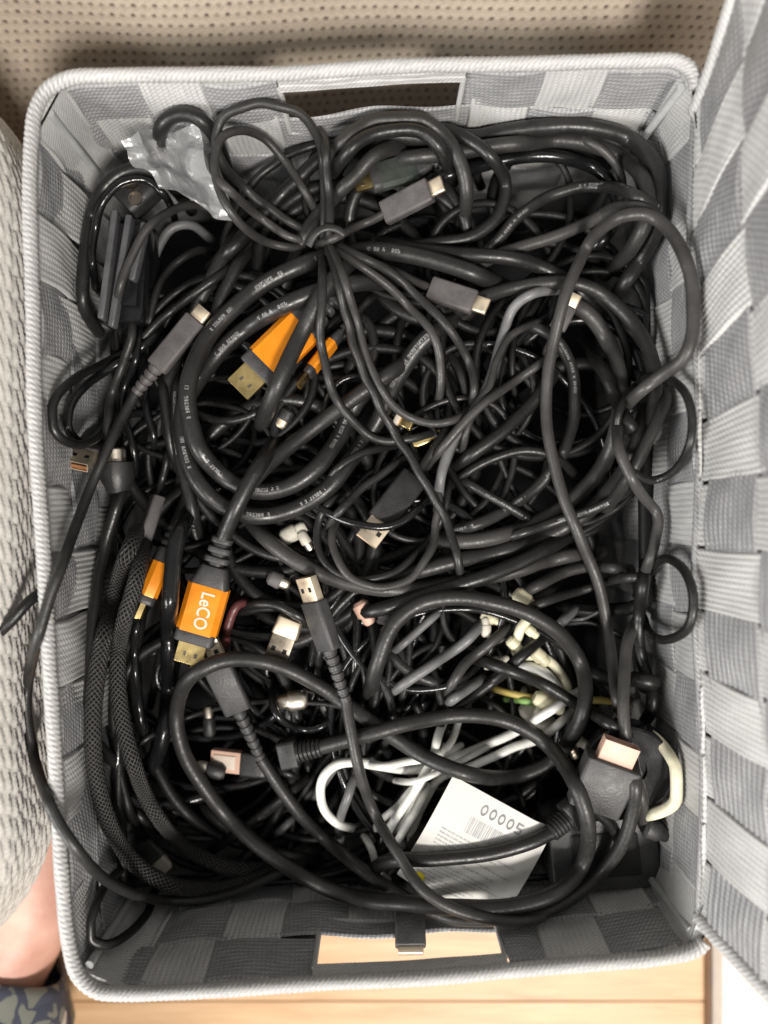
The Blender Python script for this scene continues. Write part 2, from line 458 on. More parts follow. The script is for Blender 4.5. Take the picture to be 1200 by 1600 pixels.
def sofa_front():
    x = np.arange(-0.34, 0.36, 0.0009)
    # front profile: hem near the floor, upright front, rounding back at the seat edge
    prof = [(0.236, 0.001), (0.236, 0.025), (0.243, 0.055), (0.252, 0.085), (0.262, 0.125), (0.275, 0.17), (0.30, 0.20), (0.36, 0.215)]
    pr = catmull(prof, 0.0011)
    L = np.concatenate([[0], np.cumsum(np.linalg.norm(np.diff(pr, axis=0), axis=1))])
    fine = L < 0.16
    keep = np.where(fine | (np.arange(len(L)) % 8 == 0))[0]
    pr, L = pr[keep], L[keep]
    X, T = np.meshgrid(x, L)
    sx, st = 0.0054, 0.0062
    row = np.floor(T / st + 1e-6)
    fx = ((X / sx + 0.5 * (row % 2) + 0.13 * np.sin(row * 2.1)) % 1.0) - 0.5
    ft = (T / st) % 1.0 - 0.5
    d2 = (fx * sx / 0.00135) ** 2 + (ft * st / 0.0013) ** 2
    jit = 0.75 + 0.25 * np.sin(row * 12.9 + np.floor(X / sx) * 78.2)
    hole = np.exp(-d2 ** 1.6) * jit
    wav = 0.002 * np.sin(X * 14 + 0.5) + 0.0012 * np.sin(X * 37 + T * 20)
    ridge = 0.00025 * np.cos(2 * math.pi * ft) + 0.0002 * np.cos(2 * math.pi * fx)
    Y = pr[:, 0][:, None] + 0.0013 * hole + wav - ridge
    Z = pr[:, 1][:, None] + 0 * X
    mb = MB(); mb.grid(np.stack([X, Y, Z], -1))
    o = mb.build('front_panel', dotted_mat(), sofa, angle=180)
    at = o.data.attributes.new('hole', 'FLOAT', 'POINT')
    at.data.foreach_set('value', (np.clip(hole * 1.0, 0, 1)).ravel().astype(np.float32))
sofa_front()
MB().box((0.01, 0.56, 0.105), (0.70, 0.5, 0.19)).build('seat_base', cloth_mat('beige_sofa_cloth', (0.45, 0.375, 0.29), (0.58, 0.49, 0.39)), sofa)
for lx in (-0.3, 0.3):
    MB().box((lx, 0.5, 0.006), (0.04, 0.04, 0.012)).build('foot', M['plug'], sofa)

# ------------------------------------------------------------------ chunky knit ottoman on the left
ott = thing('ottoman', (-0.40, -0.01, 0), 'pale greige chunky knitted ottoman left of the basket', 'ottoman')
def ottoman():
    x0, x1, y0, y1, cr = -0.62, -0.172, -0.236, 0.232, 0.090
    z0, z1 = 0.085, 0.165; rr = 0.022
    # outline (counter-clockwise), only right half finely sampled
    out = []
    for cx, cy, a0 in ((x1 - cr, y0 + cr, -90), (x1 - cr, y1 - cr, 0), (x0 + cr, y1 - cr, 90), (x0 + cr, y0 + cr, 180)):
        for k in range(25):
            a = math.radians(a0 + 90 * k / 24)
            out.append((cx + cr * math.cos(a), cy + cr * math.sin(a), math.cos(a), math.sin(a)))
    o = np.array(out); o = np.vstack([o, o[:1]])
    L = np.concatenate([[0], np.cumsum(np.linalg.norm(np.diff(o[:, :2], axis=0), axis=1))])
    s = np.arange(0, L[-1], 0.0011)
    oo = np.stack([np.interp(s, L, o[:, k]) for k in range(4)], 1)
    # profile: underside edge -> rounded -> side -> rounded -> top
    pf = [(-0.05, z0)]
    for k in range(40): a = -math.pi / 2 + math.pi / 2 * k / 39; pf.append((-rr + rr * math.cos(a), z0 + rr + rr * math.sin(a)))
    for k in range(1, 12): pf.append((0.0, z0 + rr + (z1 - z0 - 2 * rr) * k / 12))
    for k in range(40): a = math.pi / 2 * k / 39; pf.append((-rr + rr * math.cos(a), z1 - rr + rr * math.sin(a)))
    pf.append((-0.05, z1 + 0.002))
    pf = catmull(pf, 0.0011)
    T = np.concatenate([[0], np.cumsum(np.linalg.norm(np.diff(pf, axis=0), axis=1))])
    SS, TT = np.meshgrid(s, T, indexing='ij')
    cw, ch = 0.0047, 0.0105
    # knit: columns of slanted overlapping stitches
    c = np.floor(TT / cw); fc = TT / cw - c - 0.5
    ph = SS / ch + 0.5 * (c % 2) + 0.25 * np.sin(c * 1.7)
    k = np.floor(ph); fp = ph - k - 0.5
    cen = 0.27 * np.sin(fp * math.pi) + 0.06 * np.sin(k * 7.3 + c * 3.1)            # stitch leans across its column
    prof = np.clip(1 - ((fc - cen) / 0.42) ** 2, 0, 1) ** 0.6 * (0.35 + 0.65 * np.clip(1 - (fp / 0.52) ** 4, 0, 1))
    strand = 0.10 * np.sin((fc * 5 + fp * 1.2) * 2 * math.pi)
    bar = np.exp(-((np.abs(fp) - 0.5) / 0.07) ** 2)
    disp = 0.0014 * prof + 0.0006 * bar + 0.00045 * strand * (prof > 0.15) + 0.0003 * np.sin(SS * 3100 + 5 * np.sin(TT * 900)) * np.sin(TT * 2300) + 0.0025 * np.sin(SS * 22) * np.sin(TT * 30)
    nx, ny = oo[:, 2][:, None], oo[:, 3][:, None]
    tz = np.gradient(pf[:, 1]); tx = np.gradient(pf[:, 0]); ln = np.hypot(tx, tz) + 1e-9
    nr = (tz / ln)[None, :]; nz = (-tx / ln)[None, :]
    rad = pf[:, 0][None, :] + disp * nr
    X = oo[:, 0][:, None] + nx * rad; Y = oo[:, 1][:, None] + ny * rad; Z = pf[:, 1][None, :] + disp * nz
    mb = MB(); mb.grid(np.stack([X, Y, Z], -1), closed_u=True)
    top = np.stack([X[:, -1], Y[:, -1], Z[:, -1]], -1)[::6]; mb.poly([tuple(q) for q in top])
    bot = np.stack([X[:, 0], Y[:, 0], Z[:, 0]], -1)[::6][::-1]; mb.poly([tuple(q) for q in bot])
    mb.build('knitted_cover', cloth_mat('greige_knit_yarn', (0.52, 0.49, 0.44), (0.74, 0.71, 0.66), scale=1400), ott, angle=180)
    for lx, ly in ((-0.54, -0.19), (-0.29, 0.17), (-0.54, 0.17), (-0.31, -0.08)):
        g, uv = tube([(lx, ly, 0), (lx, ly, 0.04), (lx, ly, 0.086)], np.array([0.012, 0.014, 0.016]), 14)
        MB().grid(g, closed_v=True, cap=True).build('leg', M['plug'], ott)
ottoman()

# ------------------------------------------------------------------ person: bare heel and patterned trouser leg
def skin_mat():
    m, nt, b = nodes('skin')
    tc = N(nt, 'ShaderNodeTexCoord'); n1 = N(nt, 'ShaderNodeTexNoise', i_Scale=45.0, i_Detail=5.0)
    nt.links.new(tc.outputs['Object'], n1.inputs['Vector'])
    r = ramp(nt, n1.outputs[0], [(0.3, (0.56, 0.29, 0.22)), (0.7, (0.70, 0.43, 0.345))])
    nt.links.new(r.outputs[0], b.inputs['Base Color']); b.inputs['Roughness'].default_value = 0.5
    b.inputs['Subsurface Weight'].default_value = 0.15; b.inputs['Subsurface Radius'].default_value = (0.004, 0.0015, 0.001)
    n2 = N(nt, 'ShaderNodeTexNoise', i_Scale=700.0, i_Detail=4.0); nt.links.new(tc.outputs['Object'], n2.inputs['Vector'])
    bp = N(nt, 'ShaderNodeBump', i_Strength=0.3, i_Distance=0.0005); nt.links.new(n2.outputs[0], bp.inputs['Height']); nt.links.new(bp.outputs[0], b.inputs['Normal'])
    return m
def trouser_mat():
    m, nt, b = nodes('patterned_trouser_cloth')
    tc = N(nt, 'ShaderNodeTexCoord')
    nz = N(nt, 'ShaderNodeTexNoise', i_Scale=60.0, i_Detail=2.0); nt.links.new(tc.outputs['Object'], nz.inputs['Vector'])
    mxv = N(nt, 'ShaderNodeVectorMath', operation='MULTIPLY_ADD'); mxv.inputs[1].default_value = (0.02, 0.02, 0.02)
    nt.links.new(nz.outputs['Color'], mxv.inputs[0]); nt.links.new(tc.outputs['Object'], mxv.inputs[2])
    v = N(nt, 'ShaderNodeTexVoronoi', i_Scale=105.0); nt.links.new(mxv.outputs[0], v.inputs['Vector'])
    pick = N(nt, 'ShaderNodeSeparateColor'); nt.links.new(v.outputs['Color'], pick.inputs[0])
    c = ramp(nt, pick.outputs[0], [(0.0, (0.07, 0.08, 0.115)), (0.25, (0.19, 0.20, 0.17)), (0.7, (0.36, 0.36, 0.30)), (0.9, (0.62, 0.60, 0.56)), (0.965, (0.55, 0.25, 0.28))], 'CONSTANT')
    leaf = ramp(nt, v.outputs['Distance'], [(0.48, 1.0), (0.56, 0.0)])
    mx = N(nt, 'ShaderNodeMix', data_type='RGBA'); nt.links.new(leaf.outputs[0], mx.inputs[0]); mx.inputs[6].default_value = (0.055, 0.062, 0.09, 1); nt.links.new(c.outputs[0], mx.inputs[7])
    nt.links.new(mx.outputs[2], b.inputs['Base Color']); b.inputs['Roughness'].default_value = 0.85
    return m
def person():
    t = thing('person', (-0.24, -0.29, 0), 'person sitting beside the basket, bare heel below a leaf patterned dark trouser leg', 'person')
    me = bpy.data.meshes.new('body')
    V = [(-0.238, -0.272, 0.042), (-0.226, -0.238, 0.042), (-0.214, -0.195, 0.045), (-0.204, -0.15, 0.036), (-0.200, -0.105, 0.026),
         (-0.262, -0.315, 0.052), (-0.295, -0.40, 0.062), (-0.34, -0.52, 0.07)]
    R = [(0.033, 0.036), (0.034, 0.037), (0.032, 0.034), (0.033, 0.026), (0.036, 0.018), (0.030, 0.030), (0.034, 0.034), (0.045, 0.045)]
    E = [(0, 1), (1, 2), (2, 3), (3, 4), (0, 5), (5, 6), (6, 7)]
    toes = [(-0.225, 0.0105, 0.030), (-0.209, 0.0085, 0.025), (-0.197, 0.008, 0.022), (-0.186, 0.0075, 0.018), (-0.176, 0.007, 0.013)]
    for i, (tx, tr, ln) in enumerate(toes):
        b = len(V)
        V += [(tx, -0.088 - 0.004 * i, 0.018), (tx - 0.001, -0.088 + ln * 0.6 - 0.004 * i, 0.016), (tx - 0.001, -0.088 + ln - 0.004 * i, 0.011)]
        R += [(tr, tr), (tr * 0.95, tr * 0.95), (tr * 0.8, tr * 0.75)]
        E += [(4, b), (b, b + 1), (b + 1, b + 2)]
    V = [(x + 0.016 * (1 if y < -0.2 else 0.3), y + 0.012, z) for x, y, z in V]
    me.from_pydata(V, E, [])
    me.materials.append(skin_mat())
    o = link('body', me, t)
    sk = o.modifiers.new('skin', 'SKIN'); sk.use_smooth_shade = True
    for i, r in enumerate(R): o.data.skin_vertices[0].data[i].radius = r
    o.data.skin_vertices[0].data[0].use_root = True
    ss = o.modifiers.new('sub', 'SUBSURF'); ss.levels = ss.render_levels = 3
    # trouser leg, with folds
    c = catmull([(-0.222, -0.262, 0.047), (-0.232, -0.292, 0.053), (-0.262, -0.38, 0.064), (-0.31, -0.50, 0.075)], 0.004)
    L = np.linspace(0, 1, len(c))
    rad = 0.047 + 0.020 * L
    rad[:6] = [0.0355, 0.038, 0.040, 0.042, 0.044, 0.046]
    def folds(u, th): return 1 + 0.05 * np.sin(3 * th + 40 * u) + 0.035 * np.sin(5 * th - 90 * u) + 0.02 * np.sin(150 * u + th)
    g, uv = tube(c, rad, 48, mod=folds)
    gi, _ = tube(c, rad - 0.0016, 48, mod=folds)
    g = np.concatenate([gi[6::-1], g]); g[..., 2] = np.maximum(g[..., 2], 0.002)
    MB().grid(g, closed_v=True).build('trouser_leg', trouser_mat(), t, angle=180)
person()

# ------------------------------------------------------------------ basket
RIMPX = [(50, 215), (47, 320), (51, 500), (57, 700), (66, 850), (76, 1000), (86, 1200), (97, 1360), (108, 1478), (122, 1525), (150, 1549), (200, 1553),
         (330, 1546), (480, 1538), (640, 1529), (790, 1517), (930, 1506), (1040, 1494), (1090, 1480), (1106, 1455), (1106, 1380), (1104, 1200), (1102, 1000), (1100, 800), (1098, 600),
         (1095, 400), (1092, 220), (1088, 150), (1082, 115), (1060, 98), (1000, 96), (900, 97), (740, 101), (580, 106), (440, 114), (300, 118), (180, 118), (110, 121), (72, 142), (55, 175)]
rim = np.array([P(a, b, ZR) for a, b in catmull(RIMPX, 3.0, closed=True)])
RL = np.concatenate([[0], np.cumsum(np.linalg.norm(np.diff(np.vstack([rim, rim[:1]]), axis=0), axis=1))])
PER = RL[-1]
rimc = np.vstack([rim, rim[:1]])
CEN = rim.mean(0)
def rim_at(s):
    s = np.mod(s, PER)
    return np.stack([np.interp(s, RL, rimc[:, k]) for k in range(3)], -1)
def taper(z): return 1 - 0.035 * (1 - z / ZR)
def wall(s, z, off=0.0):
    """point on the basket wall: s along rim (m), z height, off inwards"""
    s, z = np.broadcast_arrays(np.asarray(s, float), np.asarray(z, float))
    p = rim_at(s); q = rim_at(s + 0.002); t = q - p; t /= np.linalg.norm(t, axis=-1, keepdims=True)
    n = np.stack([-t[..., 1], t[..., 0], 0 * s], -1)          # rim runs counter-clockwise: left is inside
    tp = taper(z)[..., None]
    out = CEN + (p - CEN) * tp
    bulge = 0.0025 * np.sin(s * 31) * np.sin(math.pi * np.clip(z / ZR, 0, 1))
    out = out + n * (np.asarray(off) + bulge)[..., None]
    out[..., 2] = z
    return out
def s_of(px, py):
    p = P(px, py, ZR); return RL[np.argmin(np.linalg.norm(rim - p, axis=1))]

basket = thing('basket', (CEN[0], CEN[1], 0), 'open woven grey strap storage basket full of tangled cables', 'basket')
ROWH = 0.0305; NROW = 5; ZT = 0.1580
NCOL = int(round(PER / 0.031)); NCOL += NCOL % 2
CW = PER / NCOL
AMP = 0.0011
# handle openings: rim arc range and height range
def arc(px0, py0, px1, py1):
    a, b = s_of(px0, py0), s_of(px1, py1); return (min(a, b), max(a, b))
HOLES = [arc(432, 114, 728, 101), arc(486, 1538, 796, 1517)]
HZ0, HZ1 = 0.1120, 0.1492
def ribs(v, wd, n=11):      # height of longitudinal ribs across a strap
    return 0.0006 * np.abs(np.sin(math.pi * n * (v / wd + 0.5)))
VERT_S = []
def strap_mesh(make, ulen, wd, nu, name, mat, parent, nv=45):
    """make(u (n,), v (m,), height (n,m)) -> points"""
    u = np.linspace(0, ulen, nu); v = np.linspace(-wd / 2, wd / 2, nv)
    U, V = np.meshgrid(u, v, indexing='ij')
    edge = -0.0006 * np.clip((np.abs(V) / (wd / 2) - 0.94) / 0.06, 0, 1) ** 2
    ph_ = random.uniform(0, 6.28); amp_ = random.uniform(0.5, 1.0)
    h = ribs(V, wd) * amp_ + edge + 0.0004 * np.sin(U * 170 + ph_) * np.sin(V * 260 + 2 * ph_) + 0.0003 * np.sin(U * 61 + ph_)
    V = V * (1 + 0.02 * np.sin(U * 140 + ph_)) + 0.0003 * np.sin(U * 85 + 2 * ph_)
    front = make(U, V, h + 0.0006)
    back = make(U[:, ::nv - 1], V[:, ::nv - 1], 0 * U[:, ::nv - 1] - 0.0005)
    ring = np.concatenate([front, back[:, ::-1]], axis=1)
    uvf = np.stack([U, V], -1); uvb = np.stack([U[:, ::nv - 1], V[:, ::nv - 1]], -1)[:, ::-1]
    mb = MB(); mb.grid(ring, closed_v=True, cap=True, uv=np.concatenate([uvf, uvb], axis=1), flip=True)
    return mb.build(name, mat, parent, angle=70)
def woven(k_, z):           # offset of a vertical strap in column k at height z
    return AMP * np.cos(math.pi * ((z - 0.003) / ROWH - 0.5)) * (1 if k_ % 2 else -1)
for k_ in range(NCOL):
    sc = (k_ + 0.5) * CW
    pieces = [(0.004, ZT)]
    for (a, b) in HOLES:
        if a - 0.3 * CW < sc < b + 0.3 * CW: pieces = [(0.004, HZ0 + 0.001)]
    for (za, zb) in pieces:
        wd = CW * 0.955
        def mk(U, V, H, sc=sc, za=za, k_=k_):
            z = za + U; return wall(sc + V, z, woven(k_, z) + H)
        strap_mesh(mk, zb - za, wd, 42, 'upright_strap', M['strap_l'], basket)
CORN = [s_of(122, 1525), s_of(1098, 1468), s_of(1084, 125), s_of(60, 165)]
CORN = sorted(CORN)
for j in range(NROW):
    zc_ = (j + 0.5) * ROWH + 0.003
    for q in range(4):
        a, b = CORN[q], CORN[(q + 1) % 4]
        if b < a: b += PER
        segs = [(a, b)]
        if j == NROW - 1:
            for (ha, hb) in HOLES:
                for off in (0, PER):
                    ns = []
                    for (x, y) in segs:
                        if ha + off > x and hb + off < y: ns += [(x, ha + off - 0.001), (hb + off + 0.001, y)]
                        else: ns.append((x, y))
                    segs = ns
        for (x, y) in segs:
            wd = ROWH * 0.955
            def mk(U, V, H, x=x, zc_=zc_, j=j):
                s = x + U
                ph = np.sin(math.pi * s / CW)          # +/- per column
                # columns alternate sign; row alternates sign -> opposite of upright
                off = AMP * ph * (-1 if j % 2 else 1)
                return wall(s, zc_ + V, off + H)
            strap_mesh(mk, y - x, wd, max(12, int((y - x) / 0.0026)), 'cross_strap', M['strap_d'], basket)
# rim binding (twisted cord look), left, top and bottom; the lid is hinged on the right
def rim_mod(L, th): return 1 + 0.15 * np.abs(np.sin(math.pi * L / 0.0026 + th * 1.0)) + 0.03 * np.sin(L * 210) * np.sin(L * 37) + 0.02 * np.sin(L * 90)
ha, hb = s_of(1098, 1468), s_of(1087, 140)
sr = np.arange(hb, ha + PER, 0.00035)
pts = rim_at(sr); pts[:, 2] = ZR + 0.0006 * np.sin(sr * 60)
g, uv = tube(pts, 0.0028, 16, mod=rim_mod, flat=1.2)
uv[..., 1] *= 0.023
MB().grid(g, closed_v=True, cap=True, uv=uv).build('rim_binding', M['rim'], basket, angle=180)
# bound band over each handle opening
for (a, b) in HOLES:
    def mk(U, V, H, a=a): return wall(a + U, 0.1540 + V, 0.0018 + H * 0.8)
    strap_mesh(mk, b - a, 0.0085, 110, 'handle_band', M['rim'], basket, nv=21)
# thin lining cloth behind the weave, open at the handles
ls = np.linspace(0, PER, 420, endpoint=False); lz = np.concatenate([np.linspace(0.0008, HZ0, 8), [HZ1, 0.156]])
g = wall(ls[:, None], lz[None, :], -0.0026)
mb = MB(); mb.v = [tuple(q) for q in g.reshape(-1, 3)]; mb.uv = [(0, 0)] * len(mb.v); nz_ = len(lz)
for i in range(len(ls)):
    i2 = (i + 1) % len(ls); sm = ls[i]
    for j in range(nz_ - 1):
        if j == nz_ - 3 and any(a <= sm <= b for a, b in HOLES): continue
        mb.f.append((i * nz_ + j, i2 * nz_ + j, i2 * nz_ + j + 1, i * nz_ + j + 1))
mb.build('lining', plastic('grey_lining_cloth', (0.16, 0.165, 0.18), 0.8), basket)
# bound edges of the two handle openings
for (a, b) in HOLES:
    loop = []
    for s in np.arange(a, b, 0.0006): loop.append((s, HZ1))
    for z in np.arange(HZ1, HZ0, -0.0006): loop.append((b, z))
    for s in np.arange(b, a, -0.0006): loop.append((s, HZ0))
    for z in np.arange(HZ0, HZ1, 0.0006): loop.append((a, z))
    loop = np.array(loop)
    pts = wall(loop[:, 0], loop[:, 1], 0.0005)
    # tube with frame built from wall normal
    t = np.roll(pts, -2, 0) - np.roll(pts, 2, 0); t /= np.linalg.norm(t, axis=1)[:, None]
    nrm = wall(loop[:, 0], loop[:, 1], 0.01) - pts; nrm /= np.linalg.norm(nrm, axis=1)[:, None]
    sd = np.cross(nrm, t)
    th = np.linspace(0, 2 * math.pi, 12, endpoint=False)
    Ls = np.arange(len(pts)) * 0.0006
    rr = 0.0013 * (1 + 0.10 * np.abs(np.sin(math.pi * Ls[:, None] / 0.0021 + th[None])))
    g = pts[:, None] + rr[..., None] * (np.cos(th)[None, :, None] * sd[:, None] + np.sin(th)[None, :, None] * nrm[:, None])
    uv = np.stack([np.repeat(Ls[:, None], 12, 1), np.repeat(th[None] * 0.0024, len(pts), 0)], -1)
    MB().grid(g, closed_u=True, closed_v=True, uv=uv).build('handle_binding', M['rim'], basket, angle=180)
# piping down the corners inside
for s in CORN:
    z = np.linspace(0.008, ZR - 0.004, 40)
    pts = wall(np.full(40, s), z, 0.0042)
    th = np.linspace(0, 2 * math.pi, 10, endpoint=False)
    g = pts[:, None] + 0.0020 * np.stack([np.cos(th), np.sin(th), 0 * th], -1)[None]
    MB().grid(g, closed_v=True, cap=True).build('corner_piping', M['post'], basket)
bot = wall(np.linspace(0, PER, 120, endpoint=False), np.full(120, 0.004), 0.001)
mb = MB(); mb.poly([tuple(q) for q in bot]); b2 = bot.copy(); b2[:, 2] = 0.0006; mb.grid([b2, bot], closed_v=True); mb.build('bottom_panel', M['liner'], basket)

# lid: hinged on the right, leaning outwards
lid = link('lid', None, basket, label='open woven lid leaning back at the right')
HYT, HYB = P(1086, 168, ZR)[1], P(1104, 1442, ZR)[1]
LH = HYT - HYB
def lidp(a, v, h):
    """a: 0 (bottom of the picture) .. 1 (top) along the hinge, v: metres up the lid, h: out of its face"""
    a, v, h = np.broadcast_arrays(np.asarray(a, float), np.asarray(v, float), np.asarray(h, float))
    th = np.radians(27 - 19 * np.clip(a, 0, 1) ** 1.5)
    flare = np.where(a > 0.5, (a - 0.5) * 2 * 0.040, (a - 0.5) * 2 * 0.014) * np.clip(v / 0.035, 0, 3)
    y = HYB + a * LH + flare
    hx = np.interp(y, [HYB, 0, HYT], [P(1104, 0, ZR)[0], P(1098, 0, ZR)[0], P(1090, 0, ZR)[0]])
    curl = np.clip(1 - v / 0.012, 0, 1)
    x = hx + v * np.sin(th) - h * np.cos(th) + 0.0015 * np.sin(y * 40)
    z = ZR - 0.002 + v * np.cos(th) + h * np.sin(th) - 0.004 * curl ** 2
    return np.stack([x, y, z], -1)
NL = 13; LC = LH / NL; LR = 0.0300
def lsign(i, j): return 1 if (i + j) % 2 else -1
for i in range(NL):
    def mk(U, V, H, i=i):
        a = ((i + 0.5) * LC + V) / LH
        return lidp(a, U, AMP * np.cos(math.pi * ((U - 0.004) / LR - 0.5)) * lsign(i, 0) + H)
    strap_mesh(mk, 0.265, LC * 0.955, 70, 'out_strap', M['strap_l'], lid)
for j in range(8):
    def mk(U, V, H, j=j):
        a = U / LH
        return lidp(a, (j + 0.5) * LR + 0.004 + V, -AMP * np.sin(math.pi * U / LC) * (-1 if j % 2 else 1) * -1 + H)
    strap_mesh(mk, LH, LR * 0.955, 130, 'long_strap', M['strap_d'], lid)
# bound outer edge of the lid ends
for a, nm in ((0.0, 0), (1.0, 1)):
    pts = lidp(np.full(300, a), np.linspace(0, 0.262, 300), np.full(300, 0.0))
    g, uv = tube(pts, 0.0034, 12, mod=rim_mod); uv[..., 1] *= 0.02
    MB().grid(g, closed_v=True, cap=True, uv=uv).build('edge_binding', M['strap_l'], lid, angle=180)
# hinge stitching strip
pts = lidp(np.linspace(0, 1, 900), np.full(900, 0.0005), np.full(900, 0.0008))
g, uv = tube(pts, 0.0016, 10, mod=lambda L, th: 1 + 0.16 * np.abs(np.sin(math.pi * L / 0.0030 + th))); uv[..., 1] *= 0.013
MB().grid(g, closed_v=True, cap=True, uv=uv).build('hinge_cord', M['strap_d'], lid, angle=180)

# lining cloth on the back of the lid, carried round the hinge
aa, vv = np.linspace(0, 1, 60), np.concatenate([[-0.001], np.linspace(0.001, 0.262, 24)])
g = lidp(aa[:, None], vv[None, :], -0.0030 + 0 * aa[:, None])
mb = MB(); mb.grid(g); mb.grid((g - np.array([-0.0008, 0, 0.0003]))[:, ::-1]); mb.build('back_lining', M['strap_d'], lid)

# ------------------------------------------------------------------ height field used to lay things on the pile
GS = 2.0; GX0, GY0 = -60.0, -60.0
HW, HH = int(1320 / GS), int(1720 / GS)
gy, gx = np.mgrid[0:HH, 0:HW]
gpx = GX0 + gx * GS; gpy = GY0 + gy * GS
H = np.interp(gpy, [150, 800, 1450], [0.096, 0.092, 0.068])
def ingrid(px, py):
    return (np.clip(((np.asarray(px) - GX0) / GS + 0.5).astype(int), 0, HW - 1), np.clip(((np.asarray(py) - GY0) / GS + 0.5).astype(int), 0, HH - 1))
def stamp_disc(px, py, z, r, k=1.0):
    """raise H to the top of a round cord of radius r centred at (px,py,z)"""
    rp = r * F / (ZC - z)
    n = int(rp / GS) + 1
    ix, iy = ingrid(px, py)
    x0, x1, y0, y1 = max(ix - n, 0), min(ix + n + 1, HW), max(iy - n, 0), min(iy + n + 1, HH)
    d2 = (gpx[y0:y1, x0:x1] - px) ** 2 + (gpy[y0:y1, x0:x1] - py) ** 2
    q = d2 / (rp * rp)
    top = np.where(q < 1, z + k * r * np.sqrt(np.clip(1 - q, 0, 1)), -1)
    H[y0:y1, x0:x1] = np.maximum(H[y0:y1, x0:x1], top)
# the walls themselves: a cord seen in front of a wall lies against it
for z_ in np.linspace(0.06, 0.158, 110):
    for p in wall(np.arange(0, PER, 0.0012), np.full(len(np.arange(0, PER, 0.0012)), z_), 0.0025):
        a = PX(p); ix, iy = ingrid(a[0], a[1]); H[iy, ix] = max(H[iy, ix], z_)
for p in rim[::2]:
    a = PX(p); stamp_disc(a[0], a[1], ZR + 0.001, 0.0043)
left_out = gpx < np.interp(gpy, [b for a, b in RIMPX[:9]], [a for a, b in RIMPX[:9]]) - 8
H[left_out] = 0.13

def sample(px, py):
    ix, iy = ingrid(px, py); return H[iy, ix]

LW = [(RIMPX[i][0], RIMPX[i][1]) for i in range(0, 9)]
lp = np.array([P(a, b, ZR) for a, b in LW]); rp_ = np.array([P(a, b, ZR) for a, b in [(1106, 1455), (1104, 1200), (1100, 800), (1095, 400), (1090, 180)]])
tp_ = np.array([P(a, b, ZR) for a, b in [(110, 121), (300, 118), (580, 106), (900, 97), (1060, 98)]]); bp_ = np.array([P(a, b, ZR) for a, b in [(150, 1549), (480, 1538), (790, 1517), (1040, 1494), (1090, 1480)]])
def keep_in(p, m):
    """push world points inside the basket walls"""
    p = p.copy(); t = taper(p[:, 2])
    for it in range(2):
        y = CEN[1] + (p[:, 1] - CEN[1]) / t
        xl = CEN[0] + (np.interp(-y, -lp[:, 1], lp[:, 0]) - CEN[0]) * t + m
        xr = CEN[0] + (np.interp(y, rp_[:, 1], rp_[:, 0]) - CEN[0]) * t - m
        p[:, 0] = np.clip(p[:, 0], xl, xr)
        x = CEN[0] + (p[:, 0] - CEN[0]) / t
        yt = CEN[1] + (np.interp(x, tp_[:, 0], tp_[:, 1]) - CEN[1]) * t - m
        yb_ = CEN[1] + (np.interp(x, bp_[:, 0], bp_[:, 1]) - CEN[1]) * t + m
        p[:, 1] = np.clip(p[:, 1], yb_, yt)
    return p

def boxf(a, n):
    if n < 1: return a
    k = np.ones(2 * n + 1) / (2 * n + 1)
    return np.convolve(np.pad(a, n, mode='edge'), k, mode='valid')
def maxf(a, n):
    p = np.pad(a, n, mode='edge'); return np.max(np.stack([p[i:i + len(a)] for i in range(2 * n + 1)]), 0)

ZCAP = 0.176
def drape(pp, r, squeeze=0.8, win=5, zfix=None, free=False, cap=ZCAP, dive=(0.0, 0.0)):
    """pp: pixel path (n,2). returns world points lying on what is already in the basket"""
    n = len(pp)
    z = np.zeros(n)
    t = np.gradient(pp, axis=0); t /= np.maximum(np.linalg.norm(t, axis=1), 1e-6)[:, None]
    sd = np.stack([-t[:, 1], t[:, 0]], 1)
    CH = 36; pend = None
    for c0 in range(0, n, CH):
        sl = slice(c0, min(n, c0 + CH)); rpx = r * F / 0.40
        req = None
        for o, w_ in ((-0.7, 0.714), (0, 1.0), (0.7, 0.714)):
            q = pp[sl] + sd[sl] * o * rpx
            v = sample(q[:, 0], q[:, 1]) + squeeze * r * w_
            req = v if req is None else np.maximum(req, v)
        z[sl] = req
        if pend is not None:
            for (a, b, c) in pend: stamp_disc(a, b, c, r, squeeze)
        pend = [(pp[i, 0], pp[i, 1], z[i]) for i in range(sl.start, sl.stop, 2)]
    z = maxf(z, win)
    if zfix is not None:
        for i, zv in zfix.items(): z[i] = max(zv, z[i]) if i not in (0, n - 1) else zv
    z = boxf(boxf(z, win // 2 + 1), win // 2 + 1)
    z = np.minimum(z, cap)
    nd = min(13, n // 3)
    for e, dv in enumerate(dive):                 # loose ends disappear into the pile
        if dv:
            f = (1 - np.arange(nd) / nd) ** 2 * dv
            if e == 0: z[:nd] -= f
            else: z[n - nd:] -= f[::-1]
    pts = np.array([P(a, b, c) for (a, b), c in zip(pp, z)])
    if not free:
        pts = keep_in(pts, r + 0.003)
    for i in range(len(pts)):
        a = PX(pts[i]); stamp_disc(a[0], a[1], pts[i, 2], r, squeeze)
    return pts

